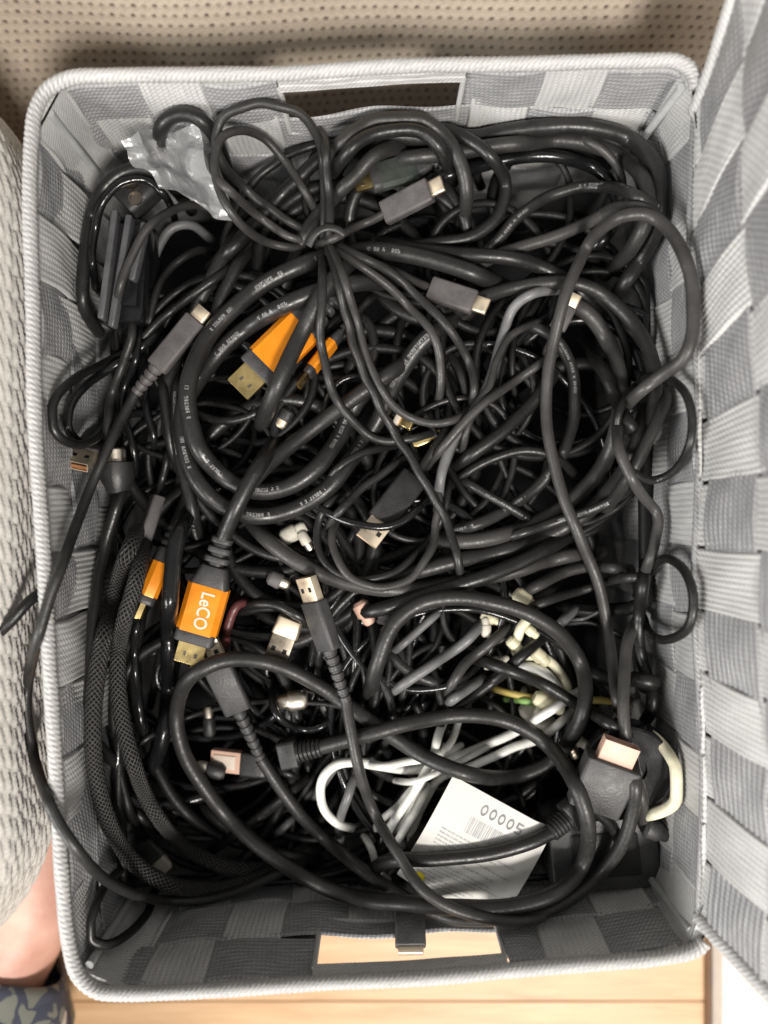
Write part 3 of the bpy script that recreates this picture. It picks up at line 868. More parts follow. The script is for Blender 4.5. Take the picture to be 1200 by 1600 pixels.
# ------------------------------------------------------------------ plugs (built along +X, up = +Z, from the cord end)
def rrect(w_, h_, rad, n=6):
    rad = min(rad, w_ / 2 - 1e-6, h_ / 2 - 1e-6)
    out = []
    for cx, cy, a0 in ((w_ / 2 - rad, h_ / 2 - rad, 0), (-w_ / 2 + rad, h_ / 2 - rad, 90), (-w_ / 2 + rad, -h_ / 2 + rad, 180), (w_ / 2 - rad, -h_ / 2 + rad, 270)):
        for k in range(n + 1):
            a = math.radians(a0 + 90 * k / n); out.append((cx + rad * math.cos(a), cy + rad * math.sin(a)))
    return out
def loft(secs, n=5, cap=True):
    """secs: (x, width(y), height(z), radius)"""
    g = [[(x, a, b) for a, b in rrect(w_, h_, rd, n)] for x, w_, h_, rd in secs]
    m = MB(); m.grid(g, closed_v=True, cap=cap); return m
def block(x0, x1, w_, h_, rad, bev=0.0007, w2=None, h2=None):
    w2 = w2 or w_; h2 = h2 or h_
    return loft([(x0, w_ - 2 * bev, h_ - 2 * bev, max(rad - bev, 1e-4)), (x0 + bev * 0.35, w_ - bev * 0.6, h_ - bev * 0.6, rad), (x0 + bev, w_, h_, rad),
                 (x1 - bev, w2, h2, rad), (x1 - bev * 0.35, w2 - bev * 0.6, h2 - bev * 0.6, rad), (x1, w2 - 2 * bev, h2 - 2 * bev, max(rad - bev, 1e-4))])
def ribbed(x0, x1, r0, r1, n):
    secs = []
    for i in range(n):
        a = x0 + (x1 - x0) * i / n; b = x0 + (x1 - x0) * (i + 1) / n; m_ = b - a
        ra = r0 + (r1 - r0) * i / n; rb = r0 + (r1 - r0) * (i + 1) / n
        secs += [(a, 2 * ra * 0.80, 2 * ra * 0.80, ra * 0.79), (a + 0.18 * m_, 2 * ra * 0.80, 2 * ra * 0.80, ra * 0.79), (a + 0.30 * m_, 2 * ra, 2 * ra, ra * 0.98), (a + 0.88 * m_, 2 * rb, 2 * rb, rb * 0.98)]
    secs.append((x1, 2 * r1 * 0.9, 2 * r1 * 0.9, r1 * 0.88))
    return loft(secs, 4)
def shell(x0, x1, w_, h_, rad, t=0.0004, wall_in=0.006):
    """open metal plug shell"""
    g = [rrect(w_, h_, rad, 3), rrect(w_, h_, rad, 3), rrect(w_ - 2 * t, h_ - 2 * t, max(rad - t, 1e-4), 3), rrect(w_ - 2 * t, h_ - 2 * t, max(rad - t, 1e-4), 3)]
    xs = [x0, x1, x1, max(x1 - wall_in, x0 + 0.0005)]
    m = MB(); m.grid([[(x, a, b) for a, b in q] for x, q in zip(xs, g)], closed_v=True, cap=True); return m

def place_frame(b, t, roll):
    b, t = Vector(b), Vector(t)
    x = (t - b).normalized(); up = Vector((0, 0, 1))
    y = up.cross(x).normalized(); z = x.cross(y)
    m = Matrix((x, y, z)).transposed().to_4x4()
    return Matrix.Translation(b) @ m @ Matrix.Rotation(math.radians(roll), 4, 'X')

def text_mesh(txt, size, mat, parent, Mx, depth=0.00012, name='lettering', bold=0.0):
    cu = bpy.data.curves.new(name, 'FONT'); cu.body = txt; cu.size = size; cu.extrude = depth; cu.offset = bold
    cu.align_x = 'CENTER'; cu.align_y = 'CENTER'
    tmp = bpy.data.objects.new('tmp', cu)
    COL.objects.link(tmp)
    dg = bpy.context.evaluated_depsgraph_get()
    me = bpy.data.meshes.new_from_object(tmp.evaluated_get(dg))
    bpy.data.objects.remove(tmp)
    me.name = name
    me.transform(Mx); me.materials.clear(); me.materials.append(mat)
    return link(name, me, parent)

def plug_usbc(T, L, Mx, body='plugg', tipmat='steel', w_=0.0108, h_=0.0062, relief=True, rr=0.0030):
    lr = 0.30 * L if relief else 0.0; lt = 0.0070
    o = block(lr, L - lt, w_, h_, 0.0016).xf(Mx).build('plug', M[body], T)
    m = block(L - lt - 0.0005, L, 0.0084, 0.0027, 0.00125, 0.0003).xf(Mx); m.build('plug_tip', M[tipmat], o)
    if relief: ribbed(-0.001, lr + 0.0005, rr * 0.85, rr * 1.15, 5).xf(Mx).build('strain_relief', M[body], o)
def plug_usba(T, L, Mx, body='plug', tipmat='nickel', relief=True, w_=0.0150, h_=0.0075, inside='contact', lt=0.0122, tw=0.0121, th=0.0046, windows=True, plate=None):
    lr = 0.42 * L if relief else 0.0
    o = block(lr, L - lt, w_ * 0.94, h_ * 0.92, 0.0018, w2=w_, h2=h_).xf(Mx).build('plug', M[body], T)
    t = shell(L - lt - 0.0005, L, tw, th, 0.0005, wall_in=lt * 0.85).xf(Mx).build('plug_tip', M[tipmat], o)
    MB().box((L - 0.0068, 0, -0.0009), (0.0115, 0.0105, 0.0017), Mx).build('contact_tongue', M[inside], o, smooth=False)
    if plate: block(L - lt * 0.82, L - lt * 0.10, tw * 0.62, 0.0006, 0.0002, 0.0001).xf(Mx @ Matrix.Translation((0, 0, th / 2 + 0.0002))).build('face_plate', M[plate], o)
    for y in (-0.003, 0.003) if windows else ():
        for zz in (th / 2 + 0.00002, -th / 2 - 0.00002):
            MB().box((L - 0.0062, y, zz), (0.0024, 0.0022, 0.00012), Mx).build('shell_window', M['hole'], o, smooth=False)
    if relief: ribbed(-0.001, lr + 0.0005, 0.0028, 0.0036, 7).xf(Mx).build('strain_relief', M[body], o)
def plug_hdmi(T, L, Mx, text=None, sleeve='orange', sc=1.0):
    w_, h_ = 0.0205 * sc, 0.0105 * sc
    l0, l1, l2 = 0.20 * L, 0.36 * L, 0.74 * L; lt = 0.17 * L
    o = block(l0, l1 + 0.0008, w_ * 0.66, h_ * 0.86, 0.003, w2=w_ * 0.96, h2=h_ * 0.97).xf(Mx).build('plug', M['plugm'], T)
    block(l2 - 0.0008, L - lt, w_ * 0.97, h_ * 0.96, 0.0026).xf(Mx).build('front_collar', M['plugm'], o)
    bv = 0.0026 * sc
    sec = [(w_ / 2, h_ / 2 - bv), (w_ / 2 - bv, h_ / 2), (-w_ / 2 + bv, h_ / 2), (-w_ / 2, h_ / 2 - bv), (-w_ / 2, -h_ / 2 + bv), (-w_ / 2 + bv, -h_ / 2), (w_ / 2 - bv, -h_ / 2), (w_ / 2, -h_ / 2 + bv)]
    def ring(x, s): return [(x, a * s, b * s) for a, b in sec]
    m = MB(); m.grid([ring(l1, 0.985), ring(l1 + 0.0004, 1.0), ring(l2 - 0.0004, 1.0), ring(l2, 0.985)], closed_v=True, cap=True)
    s = m.xf(Mx).build('metal_sleeve', M[sleeve], o, angle=25)
    # gold tip with a keyed cross-section
    a, b = 0.0069 * sc, 0.0022 * sc
    key = [(a, b), (-a, b), (-a, -b * 0.35), (-a * 0.72, -b), (a * 0.72, -b), (a, -b * 0.35)]
    m = MB(); x0, x1 = L - lt - 0.0005, L
    m.grid([[(x0, *k) for k in key], [(x1 - 0.0006, *k) for k in key], [(x1, k[0] * 0.95, k[1] * 0.92) for k in key], [(x1, k[0] * 0.86, k[1] * 0.75) for k in key], [(x1 - 0.006, k[0] * 0.86, k[1] * 0.75) for k in key]], closed_v=True, cap=True)
    m.xf(Mx).build('plug_tip', M['gold'], o, angle=25)
    MB().box((L - lt * 0.45, -0.0025 * sc, b + 0.00004), (0.0022, 0.0016, 0.0002), Mx).build('shell_window', M['darksteel'], o, smooth=False)
    MB().box((L - lt * 0.45, 0.0030 * sc, b + 0.00004), (0.0022, 0.0016, 0.0002), Mx).build('shell_window', M['darksteel'], o, smooth=False)
    # slotted strain relief
    for i in range(3):
        x = -0.002 + (l0 + 0.002) * i / 3; xb = x + (l0 + 0.002) / 3 * 0.62
        block(x, xb, w_ * (0.50 + 0.05 * i), h_ * (0.76 + 0.03 * i), 0.0028, 0.0005).xf(Mx).build('relief_ring', M['plugm'], o)
    block(-0.003, l0 + 0.0006, w_ * 0.40, h_ * 0.62, 0.0028, 0.0005).xf(Mx).build('relief_core', M['plug'], o)
    if text:
        R = Mx @ Matrix.Translation(((l1 + l2) / 2, 0.0012, h_ / 2 + 0.00012))
        text_mesh(text, 0.0088, M['letter'], o, R @ Matrix.Diagonal((0.86, 1.05, 1, 1)), bold=0.00012)
def plug_barrel(T, L, Mx, body='glossblk', r=0.0045):
    o = loft([(0, r * 1.2, r * 1.2, r * 0.59), (L * 0.3, 2 * r, 2 * r, r * 0.98), (L * 0.68, 2 * r, 2 * r, r * 0.98), (L * 0.7, 1.8 * r, 1.8 * r, r * 0.88)]).xf(Mx).build('plug', M[body], T)
    loft([(L * 0.68, 1.15 * r, 1.15 * r, r * 0.57), (L * 0.97, 1.15 * r, 1.15 * r, r * 0.57), (L, 1.0 * r, 1.0 * r, r * 0.49)]).xf(Mx).build('plug_tip', M['nickel'], o)
def plug_relief(T, L, Mx, body='plug', r=0.0046):
    o = block(L * 0.55, L, r * 3.2, r * 2.1, 0.002).xf(Mx).build('plug', M[body], T)
    ribbed(-0.001, L * 0.57, r, r * 1.2, 6).xf(Mx).build('strain_relief', M[body], o)
PLUGS = dict(usbc=plug_usbc, usba=plug_usba, hdmi=plug_hdmi, barrel=plug_barrel, relief=plug_relief)
HALF = dict(usbc=(0.0031, 0.0054), usba=(0.0040, 0.0075), hdmi=(0.0055, 0.0102), barrel=(0.0045, 0.0045), relief=(0.005, 0.007))

def seat_plug(base, tip, kind, roll, lift):
    """height for a plug between two picture points, and mark it on the height field"""
    hz, hw = HALF[kind]
    c, s_ = abs(math.cos(math.radians(roll))), abs(math.sin(math.radians(roll)))
    hz, hw = hz * c + hw * s_, hw * c + hz * s_
    a, b = np.array(base, float), np.array(tip, float)
    d = b - a; n = np.array([-d[1], d[0]]) / np.linalg.norm(d)
    wpx = hw * F / 0.39
    best = np.array([max(sample(*(a + d * t + n * wpx * q)[:, None])[0] for q in (-0.8, -0.4, 0, 0.4, 0.8)) for t in np.linspace(0, 1, 9)])
    # straight-edge resting: base and tip heights from the higher half each
    zb = max(best[:5].max() * 0.6 + best.mean() * 0.4, best.mean()) + hz * 0.85 + lift
    zt = max(best[4:].max() * 0.6 + best.mean() * 0.4, best.mean()) + hz * 0.85 + lift
    return min(zb, ZCAP), min(zt, ZCAP), hz, hw
def mark_plug(base, tip, zb, zt, hz, hw):
    a, b = np.array(base, float), np.array(tip, float); d = b - a; n = np.array([-d[1], d[0]]) / np.linalg.norm(d); wpx = hw * F / 0.39
    for t in np.linspace(0, 1, 24):
        for q in np.linspace(-0.9, 0.9, 9):
            p = a + d * t + n * wpx * q; stamp_disc(p[0], p[1], zb + (zt - zb) * t + hz - 0.0015, 0.0015)

def spine(pts, r, mat, name, parent, nside=10, braid=False, flat=1.0, **tags):
    if braid:
        g, uv = tube(pts, r, 20, mod=lambda L, th: 1 + 0.05 * np.maximum(np.sin(2400 * L + 10 * th), np.sin(2400 * L - 10 * th)))
    else:
        g, uv = tube(pts, r, nside, flat=flat)
    m = MB(); m.grid(g, closed_v=True, cap=True, uv=uv)
    return m.build(name, mat, parent, angle=60, **tags)

def cable(label, pts, r, mat='blk', a=None, b=None, name='cable', cat='cable', group=None, win=5, lift=0.0, free=False, squeeze=0.8, step=5.0, flat=1.0, cap=ZCAP, nside=12, dive=0.022):
    """pts in picture pixels; r in mm; a / b: plug at first / last point: (kind, tip_pixel, options)"""
    r = r / 1000.0
    pp = catmull(pts, step)
    q_ = np.arange(len(pp)) * step; f_ = np.sin(math.pi * np.clip(np.arange(len(pp)) / (len(pp) - 1), 0, 1)) ** 0.5
    wob = sum(0.55 * random.uniform(0.6, 1.5) * min(1.0, (0.0021 / r) ** 1.6) * np.sin(q_ * 2 * math.pi / random.uniform(55, 210) + random.uniform(0, 6.3)) for _ in range(3)) * f_
    tg = np.gradient(pp, axis=0); tg /= np.maximum(np.linalg.norm(tg, axis=1), 1e-6)[:, None]
    pp = pp + np.stack([-tg[:, 1], tg[:, 0]], 1) * wob[:, None]
    zfix = {}; pl = []
    for end, key in ((a, 0), (b, -1)):
        if end is None: continue
        kind, tip = end[0], end[1]; opt = dict(end[2]) if len(end) > 2 else {}
        base = pts[key]; roll = opt.pop('roll', 0); lf = opt.pop('lift', 0.0); bury = opt.pop('z', None)
        zb, zt, hz, hw = seat_plug(base, tip, kind, roll, lf)
        if bury is not None: zb = zt = bury
        zfix[0 if key == 0 else len(pp) - 1] = zb
        pl.append((kind, base, tip, roll, opt, zb, zt, hz, hw, key))
    P3 = drape(pp, r, squeeze=squeeze, win=win, zfix=zfix or None, free=free, cap=cap, dive=(0 if a else dive, 0 if b else dive))
    if lift: P3[:, 2] += lift
    if not pl:
        o = spine(P3, r, M[mat], name, None, braid=(mat == 'braid'), flat=flat, nside=nside, label=label, category=cat, group=group)
        return o
    T = thing(name, P3[0 if pl[0][9] == 0 else -1], label, cat, group)
    spine(P3, r, M[mat], 'cord', T, braid=(mat == 'braid'), flat=flat, nside=nside)
    for kind, base, tip, roll, opt, zb, zt, hz, hw, key in pl:
        B = P3[0 if key == 0 else -1]
        zt = zt if abs(zt - B[2]) < 0.02 else B[2]
        tp3 = P(tip[0], tip[1], zt); L = float(np.linalg.norm(tp3 - B))
        PLUGS[kind](T, L, place_frame(B, tp3, roll), **opt)
        mark_plug(PX(B), tip, B[2], zt, hz, hw)
    return T

# ------------------------------------------------------------------ the buried tangle
NF = 84
for i in range(NF):
    cx = rng.uniform(280, 950); cy = rng.uniform(300, 1310)
    ra = rng.uniform(60, 230); rb = ra * rng.uniform(0.55, 1.5)
    tn = rng.uniform(0.5, 1.9); a0 = rng.uniform(0, 2 * math.pi); rot = rng.uniform(0, math.pi)
    k = int(10 * tn) + 4; pts = []
    dx, dy = rng.normal(0, 40, 2)
    for q in range(k):
        t_ = q / (k - 1); an = a0 + t_ * tn * 2 * math.pi
        gr = 1 + 0.22 * math.sin(3.1 * t_ + i)
        x = ra * math.cos(an) * gr; y = rb * math.sin(an) * gr
        pts.append((np.clip(cx + x * math.cos(rot) - y * math.sin(rot) + dx * t_, 185, 1030), np.clip(cy + x * math.sin(rot) + y * math.cos(rot) + dy * t_, 225, 1375)))
    rr = float(rng.choice([1.6, 1.9, 2.3, 2.8, 3.4, 3.9], p=[.2, .2, .2, .15, .15, .1]))
    cable('black cable buried deep in the dark tangle under the other cables', pts, rr, str(rng.choice(['deep', 'deep', 'gloss', 'blk'])), group='cables buried in the tangle', squeeze=0.55, step=9.0, win=3, cap=0.106, nside=8)

# ------------------------------------------------------------------ traced cables and things, lowest first
C = cable
# --- white and coloured leads, low in the lower middle
C('cream lead looping among the coloured wires right of the middle', [(790, 930), (830, 955), (812, 985), (808, 1020), (845, 1025), (870, 1045), (885, 1080), (850, 1090), (820, 1080)], 2.6, 'cream')
C('white curved lead above the yellow wire', [(790, 1050), (820, 1042), (850, 1050), (872, 1075), (880, 1100)], 2.6, 'white')
C('yellow wire running across to the right above the pink tipped plug', [(745, 1065), (790, 1082), (840, 1092), (900, 1094), (955, 1096), (1000, 1105)], 1.9, 'yellow', name='wire', cat='wire')
C('green wire beside the yellow one', [(790, 1092), (830, 1098), (860, 1102), (885, 1115)], 1.8, 'green', name='wire', cat='wire')

def nub(label, base, tip, r, mat, name='plug', z=None, tipmat=None, flat=1.0):
    """small loose plug: rounded body lying between two picture points, with a collar"""
    a, b = np.array(base, float), np.array(tip, float)
    zz = [sample(*(a + (b - a) * t)[:, None])[0] for t in np.linspace(0, 1, 7)]
    zc_ = min(max(zz) * 0.5 + np.mean(zz) * 0.5 + r * 0.8, ZCAP) if z is None else z
    A, B = P(*base, zc_), P(*tip, zc_); L = float(np.linalg.norm(B - A)); Mx = place_frame(A, B, 0)
    T = thing(name, A, label, 'plug')
    o = loft([(0, r * 1.3, r * 1.3 * flat, r * 0.5), (L * 0.12, 1.9 * r, 1.9 * r * flat, r * 0.8 * flat), (L * 0.55, 2 * r, 2 * r * flat, r * 0.9 * flat), (L * 0.62, 1.8 * r, 1.8 * r * flat, r * 0.8 * flat)]).xf(Mx).build('body', M[mat], T)
    loft([(L * 0.6, 1.5 * r, 1.5 * r * flat, r * 0.6 * flat), (L * 0.9, 1.45 * r, 1.45 * r * flat, r * 0.6 * flat), (L, 1.0 * r, 1.0 * r * flat, r * 0.4 * flat)]).xf(Mx).build('plug_tip', M[tipmat or mat], T)
    mark_plug(base, tip, zc_, zc_, r * flat, r)
    return T
nub('cream wire connector just under the thick loop, right of centre', (805, 925), (838, 952), 0.0042, 'creamp')
nub('upper cream connector of the small pair inside the thick loop', (752, 960), (785, 975), 0.0028, 'creamp')
nub('lower cream connector of the small pair inside the thick loop', (760, 995), (758, 965), 0.0028, 'dirty')
nub('cream connector in the middle of the coloured wires', (795, 998), (815, 1018), 0.0032, 'creamp')
nub('small olive cream connector beside the thick loop', (822, 980), (840, 995), 0.0028, 'creamp')
nub('round cream connector above the white curved lead', (832, 1015), (856, 1038), 0.0038, 'creamp')
nub('pale beige connector left of the coloured wires', (755, 1040), (795, 1028), 0.0032, 'dirty')
nub('large off white connector block among the coloured wires', (818, 1100), (868, 1140), 0.0062, 'dirty')
nub('white connector beside the large off white block', (835, 1088), (880, 1110), 0.0045, 'creamp')
nub('tan connector left of the pink tipped plug', (888, 1150), (918, 1165), 0.0034, 'dirty')
nub('brown tan connector under the tan one', (888, 1160), (900, 1185), 0.0032, 'darksteel')
nub('pinkish cone shaped plug right of the upright metal plug', (560, 940), (580, 975), 0.0045, 'pink')
nub('small pinkish plug beside the cone shaped one', (600, 950), (596, 975), 0.0040, 'plugg')

# --- lower right: black adapter, round puck with cream rim
def adapter(label, quad, ztop, h, mat, name='power_adapter', detail=None):
    """box-like black adapter: quad = picture corners of its top face, in order"""
    zt = ztop; top = [P(a, b, zt) for a, b in quad]
    cen = np.mean(top, 0)
    T = thing(name, (cen[0], cen[1], zt - h), label, 'adapter')
    n = 4; m = MB()
    def ring(z, sc):
        out = []
        for i in range(n):
            p, q = np.array(top[i]), np.array(top[(i + 1) % n]); pr = np.array(top[i - 1])
            for t in np.linspace(0, 1, 6):
                a = p + (pr - p) * 0.10 * (1 - t); b = p + (q - p) * 0.10 * t
                c = (1 - t) ** 2 * (p + (pr - p) * 0.10) + 2 * t * (1 - t) * p + t * t * (p + (q - p) * 0.10)
                out.append(cen + (c - cen) * sc)
        out = np.array(out); out[:, 2] = z; return out
    m.grid([ring(zt - h, 0.97), ring(zt - h + 0.001, 1.0), ring(zt - h * 0.45, 1.01), ring(zt - h * 0.42, 0.99), ring(zt - h * 0.39, 1.01), ring(zt - 0.0015, 1.0), ring(zt - 0.0005, 0.985), ring(zt, 0.965)], closed_v=True, cap=True, flip=cross2(quad) > 0)
    m.build('case', M[mat], T, angle=40)
    m = MB(); r0 = ring(zt + 0.0003, 0.62); r1 = ring(zt - 0.0004, 0.66)
    m.grid([r1, r0], closed_v=True, cap=True, flip=cross2(quad) > 0); m.build('label_panel', M['plug'], T)
    # mark
    px = np.array(quad); x0, y0 = px.min(0); x1, y1 = px.max(0)
    from_ = (gpx > x0) & (gpx < x1) & (gpy > y0) & (gpy < y1)
    inside = np.ones_like(from_)
    for i in range(4):
        a, b = px[i], px[(i + 1) % 4]
        cr = (b[0] - a[0]) * (gpy - a[1]) - (b[1] - a[1]) * (gpx - a[0])
        inside &= (cr > 0) if cross2(quad) > 0 else (cr < 0)
    H[from_ & inside] = np.maximum(H[from_ & inside], zt)
    return T
def cross2(q):
    q = np.array(q, float); return float(np.sum(q[:, 0] * np.roll(q[:, 1], -1) - np.roll(q[:, 0], -1) * q[:, 1]))
adapter('large black power adapter in the bottom right corner of the basket', [(856, 1286), (1024, 1276), (1038, 1386), (866, 1396)], 0.112, 0.036, 'plugm')
nub('short grey capped plug standing on the large corner adapter', (1005, 1290), (1045, 1305), 0.0052, 'plugm')
def puck():
    zc_ = 0.126; c = P(984, 1202, zc_); R_ = 0.0235; h = 0.012
    T = thing('round_disc', (c[0], c[1], zc_ - h), 'round black disc against the right wall, inside the cream arc', 'disc')
    tl = Matrix.Translation(Vector(c)) @ Matrix.Rotation(math.radians(-14), 4, 'Y') @ Matrix.Rotation(math.radians(10), 4, 'X')
    def rings(prof):
        g = [[tuple(tl @ Vector((r * math.cos(a), r * math.sin(a), z))) for a in np.linspace(0, 2 * math.pi, 56, endpoint=False)] for r, z in prof]
        m = MB(); m.grid(g, closed_v=True, cap=True); return m
    rings([(R_ * 0.9, -h), (R_ * 0.92, -h * 0.9), (R_ * 0.92, -0.001), (R_ * 0.88, 0), (R_ * 0.35, 0.0), (R_ * 0.33, -0.002), (R_ * 0.2, -0.002)]).build('face', M['glossblk'], T)
    m_ = (gpx - 985) ** 2 + (gpy - 1205) ** 2 < 80 ** 2; H[m_] = np.maximum(H[m_], zc_ - 0.002)
puck()
C('cream cable arc against the right wall, lower right', [(962, 1128), (990, 1140), (1022, 1152), (1048, 1182), (1062, 1222), (1052, 1256), (1020, 1272), (985, 1275)], 2.9, 'cream')

# --- upper left: power brick, socket, bag
adapter('glossy black power brick upright against the left wall, upper corner', [(176, 335), (232, 342), (222, 500), (160, 505)], 0.118, 0.03, 'glossblk')
def ridges():
    T = thing('travel_charger', P(190, 420, 0.118), 'glossy charger with raised fins lying on the upper left brick', 'charger')
    MB().box((0, 0, 0), (0.040, 0.0165, 0.003), place_frame(P(198, 345, 0.1205), P(186, 500, 0.1205), 0) @ Matrix.Translation((0.022, 0, 0))).build('base_plate', M['glossblk'], T, smooth=False)
    for i, (x0, y0, x1, y1) in enumerate([(182, 330, 160, 500), (204, 338, 176, 512), (228, 350, 208, 440)]):
        a, b = P(x0, y0, 0.1245), P(x1, y1, 0.1235); L = float(np.linalg.norm(b - a))
        block(0, L, 0.0032, 0.007, 0.001, 0.0008).xf(place_frame(a, b, 0)).build('fin', M['fin'], T)
        for t in np.linspace(0, 1, 20): stamp_disc(x0 + (x1 - x0) * t, y0 + (y1 - y0) * t, 0.1265, 0.0016)
ridges()
def socket():
    a, b = P(235, 275, 0.118), P(190, 318, 0.118); L = float(np.linalg.norm(b - a)); Mx = place_frame(a, b, 0)
    T = thing('socket_connector', a, 'black socket connector with two round holes above the upper left brick', 'connector')
    block(0, L, 0.021, 0.014, 0.004).xf(Mx).build('body', M['plug'], T)
    for (px, py) in ((206, 286), (211, 309)):
        c = P(px, py, 0.1258)
        g, uv = tube([c + np.array([0, 0, -0.0006]), c + np.array([0.0002, 0, 0.0006])], 0.0032, 14)
        th = np.linspace(0, 2 * math.pi, 14, endpoint=False)
        g = np.stack([np.stack([c[0] + r * np.cos(th), c[1] + r * np.sin(th), 0 * th + z], -1) for r, z in ((0.0034, 0.1248), (0.0034, 0.1258), (0.0026, 0.1258), (0.0024, 0.1251))])
        MB().grid(g, closed_v=True, cap=True).build('pin_socket', M['darksteel'], T)
    mark_plug((235, 275), (190, 318), 0.118, 0.118, 0.007, 0.0105)
socket()

# --- low plugs among the tangle, left
C('black lead with a beige square metal plug by the left wall', [(178, 640), (165, 668), (150, 690)], 2.0, 'gloss', b=('usba', (118, 728), dict(relief=False, body='plug', tipmat='steel')), name='usb_lead', cat='usb cable')
C('thick black lead with a blocky dark plug and silver pin, left side', [(178, 850), (182, 800), (185, 770)], 2.4, 'gloss', b=('barrel', (181, 700), dict(r=0.0085, body='plug')), name='barrel_lead', cat='cable')
C('black lead with a charcoal plug seen on edge and a slim silver tip', [(262, 690), (258, 730), (247, 775)], 2.0, 'blk', b=('usbc', (212, 882), dict(roll=62, relief=False, body='plugg', w_=0.0110, h_=0.0065)), name='usb_lead', cat='usb cable')
C('thick black lead with an orange plug seen on edge, left of the lettered one', [(300, 740), (290, 785), (272, 830)], 3.4, 'blk', b=('hdmi', (214, 966), dict(roll=70, sc=0.86)), name='video_lead', cat='video cable')
C('thin glossy cable hanging straight down from the edge-on orange plug', [(218, 945), (213, 990), (211, 1040), (215, 1090), (224, 1140), (235, 1180)], 2.0, 'gloss')
C('cable ending in a silver cap plug with a worn brown shell, below centre left', [(490, 955), (470, 960), (455, 966)], 2.6, 'blk', b=('usba', (430, 1032), dict(relief=False, body='steel', tipmat='darksteel', w_=0.0135, h_=0.0085, lt=0.0135)), name='usb_lead', cat='usb cable')
nub('knurled silver plug inside a small black loop, below centre left', (480, 1092), (432, 1098), 0.0052, 'nickel', tipmat='nickel')
nub('small silver jack tip standing alone above the pink plug', (328, 1150), (325, 1104), 0.0034, 'plug', tipmat='nickel')
nub('small silver white cap near the centre left, below the orange plug', (452, 640), (436, 668), 0.0042, 'plug', tipmat='steel')
nub('half hidden white oval cap above the metal plugs, left of centre', (440, 842), (478, 822), 0.0045, 'dirty', tipmat='dirty')
nub('tiny white cap hanging under the oval white one', (470, 832), (486, 860), 0.0028, 'dirty', tipmat='nickel')
nub('round silver disc shaped plug near the lettered plug', (420, 900), (452, 915), 0.0042, 'plugg', tipmat='nickel')
C('dark lead with a ribbed greenish plug and a gold tip, near the top handle', [(745, 225), (720, 238), (700, 245)], 3.0, 'blk', b=('hdmi', (553, 287), dict(sleeve='green_plug', sc=0.72)), name='video_lead', cat='video cable')
C('black lead with a second orange plug tucked under the first', [(590, 455), (570, 475), (550, 497)], 2.4, 'blk', b=('hdmi', (466, 604), dict(roll=-78, sc=0.46)), name='video_lead', cat='video cable')
C('short black lead with the upper orange plug and gold tip', [(590, 400), (560, 425), (530, 455)], 3.4, 'blk', b=('hdmi', (372, 610), dict(sc=1.02, lift=0.003)), name='video_lead', cat='video cable')
C('dark lead with a beige gold edged plug under the strands, centre', [(600, 640), (612, 645), (620, 650)], 2.0, 'blk', b=('usbc', (646, 662), dict(relief=False, body='pinkin', tipmat='gold', w_=0.009, h_=0.005)), name='usb_lead', cat='usb cable')
nub('flat gold contact strip in the middle of the tangle', (645, 693), (688, 676), 0.0030, 'gold', tipmat='gold', flat=0.4)

# --- left group of loops
C('black loop arching over the upper left brick along the wall', [(132, 520), (130, 440), (138, 360), (158, 300), (195, 268), (235, 266), (268, 290), (300, 330)], 3.2, 'blk')
C('second black loop inside the arch in the upper left corner', [(150, 470), (145, 390), (160, 320), (190, 285), (230, 282), (262, 312), (275, 350)], 2.0, 'gloss')
C('dark thick loop poking up behind the plastic bag', [(300, 300), (262, 240), (250, 205), (268, 182), (300, 180), (330, 205), (350, 250), (365, 300)], 3.6, 'blk')
C('grey sheen cable curving from the bag down past the brick fins', [(380, 352), (340, 330), (300, 320), (262, 332), (228, 362), (203, 405), (186, 455), (178, 500)], 2.1, 'grey')
C('black cable arching beside the grey one, ending left', [(330, 374), (300, 352), (270, 356), (248, 385), (236, 430), (228, 490), (226, 540)], 2.4, 'lgrey', squeeze=0.7)
C('dark thin arch nested inside the others, upper left', [(340, 396), (310, 392), (278, 408), (252, 438), (238, 480), (232, 520), (215, 560)], 2.0, 'blk')
C('black strand slanting from the bag towards the left plug', [(385, 350), (352, 395), (325, 445), (300, 495), (285, 540), (262, 600), (262, 660), (275, 720)], 3.4, 'matt')
C('black strand beside it, slightly lower and steeper', [(405, 372), (375, 410), (350, 455), (335, 500), (315, 560), (300, 610)], 3.4, 'blk')
C('thin black cable rising from the left loop to the slanting strands', [(380, 400), (330, 440), (290, 470), (250, 500), (205, 545), (160, 570), (118, 590), (88, 620), (80, 655), (95, 685), (125, 695), (155, 680), (172, 650)], 2.2, 'blk')
C('second thin loop by the left wall, inside the first', [(270, 500), (225, 540), (180, 572), (135, 600), (110, 635), (105, 670), (120, 690)], 2.2, 'gloss')
C('upright thin black cable left of the charcoal plug', [(205, 480), (205, 530), (192, 570), (176, 610), (168, 660), (166, 720)], 2.2, 'matt')
C('upright thin black cable just right of that one', [(222, 500), (212, 560), (196, 600), (190, 640), (203, 680), (212, 720), (206, 760)], 2.0, 'gloss')
C('glossy thin cable curling beside the left plug cord', [(245, 560), (228, 610), (232, 650), (240, 690), (238, 730)], 2.0, 'gloss')
C('long thin black cable sweeping from the left down under the big rings', [(250, 560), (258, 630), (268, 700), (292, 755), (330, 805), (375, 845), (420, 866), (470, 876), (530, 880)], 2.6, 'blk')
C('printed black cable running down left of the big rings', [(280, 560), (276, 640), (280, 710), (296, 770), (308, 830), (320, 860)], 3.2, 'print')
C('black cable along the left wall above the braided one', [(205, 740), (180, 800), (160, 870), (148, 950), (142, 1030), (140, 1110), (150, 1190)], 2.8, 'blk')
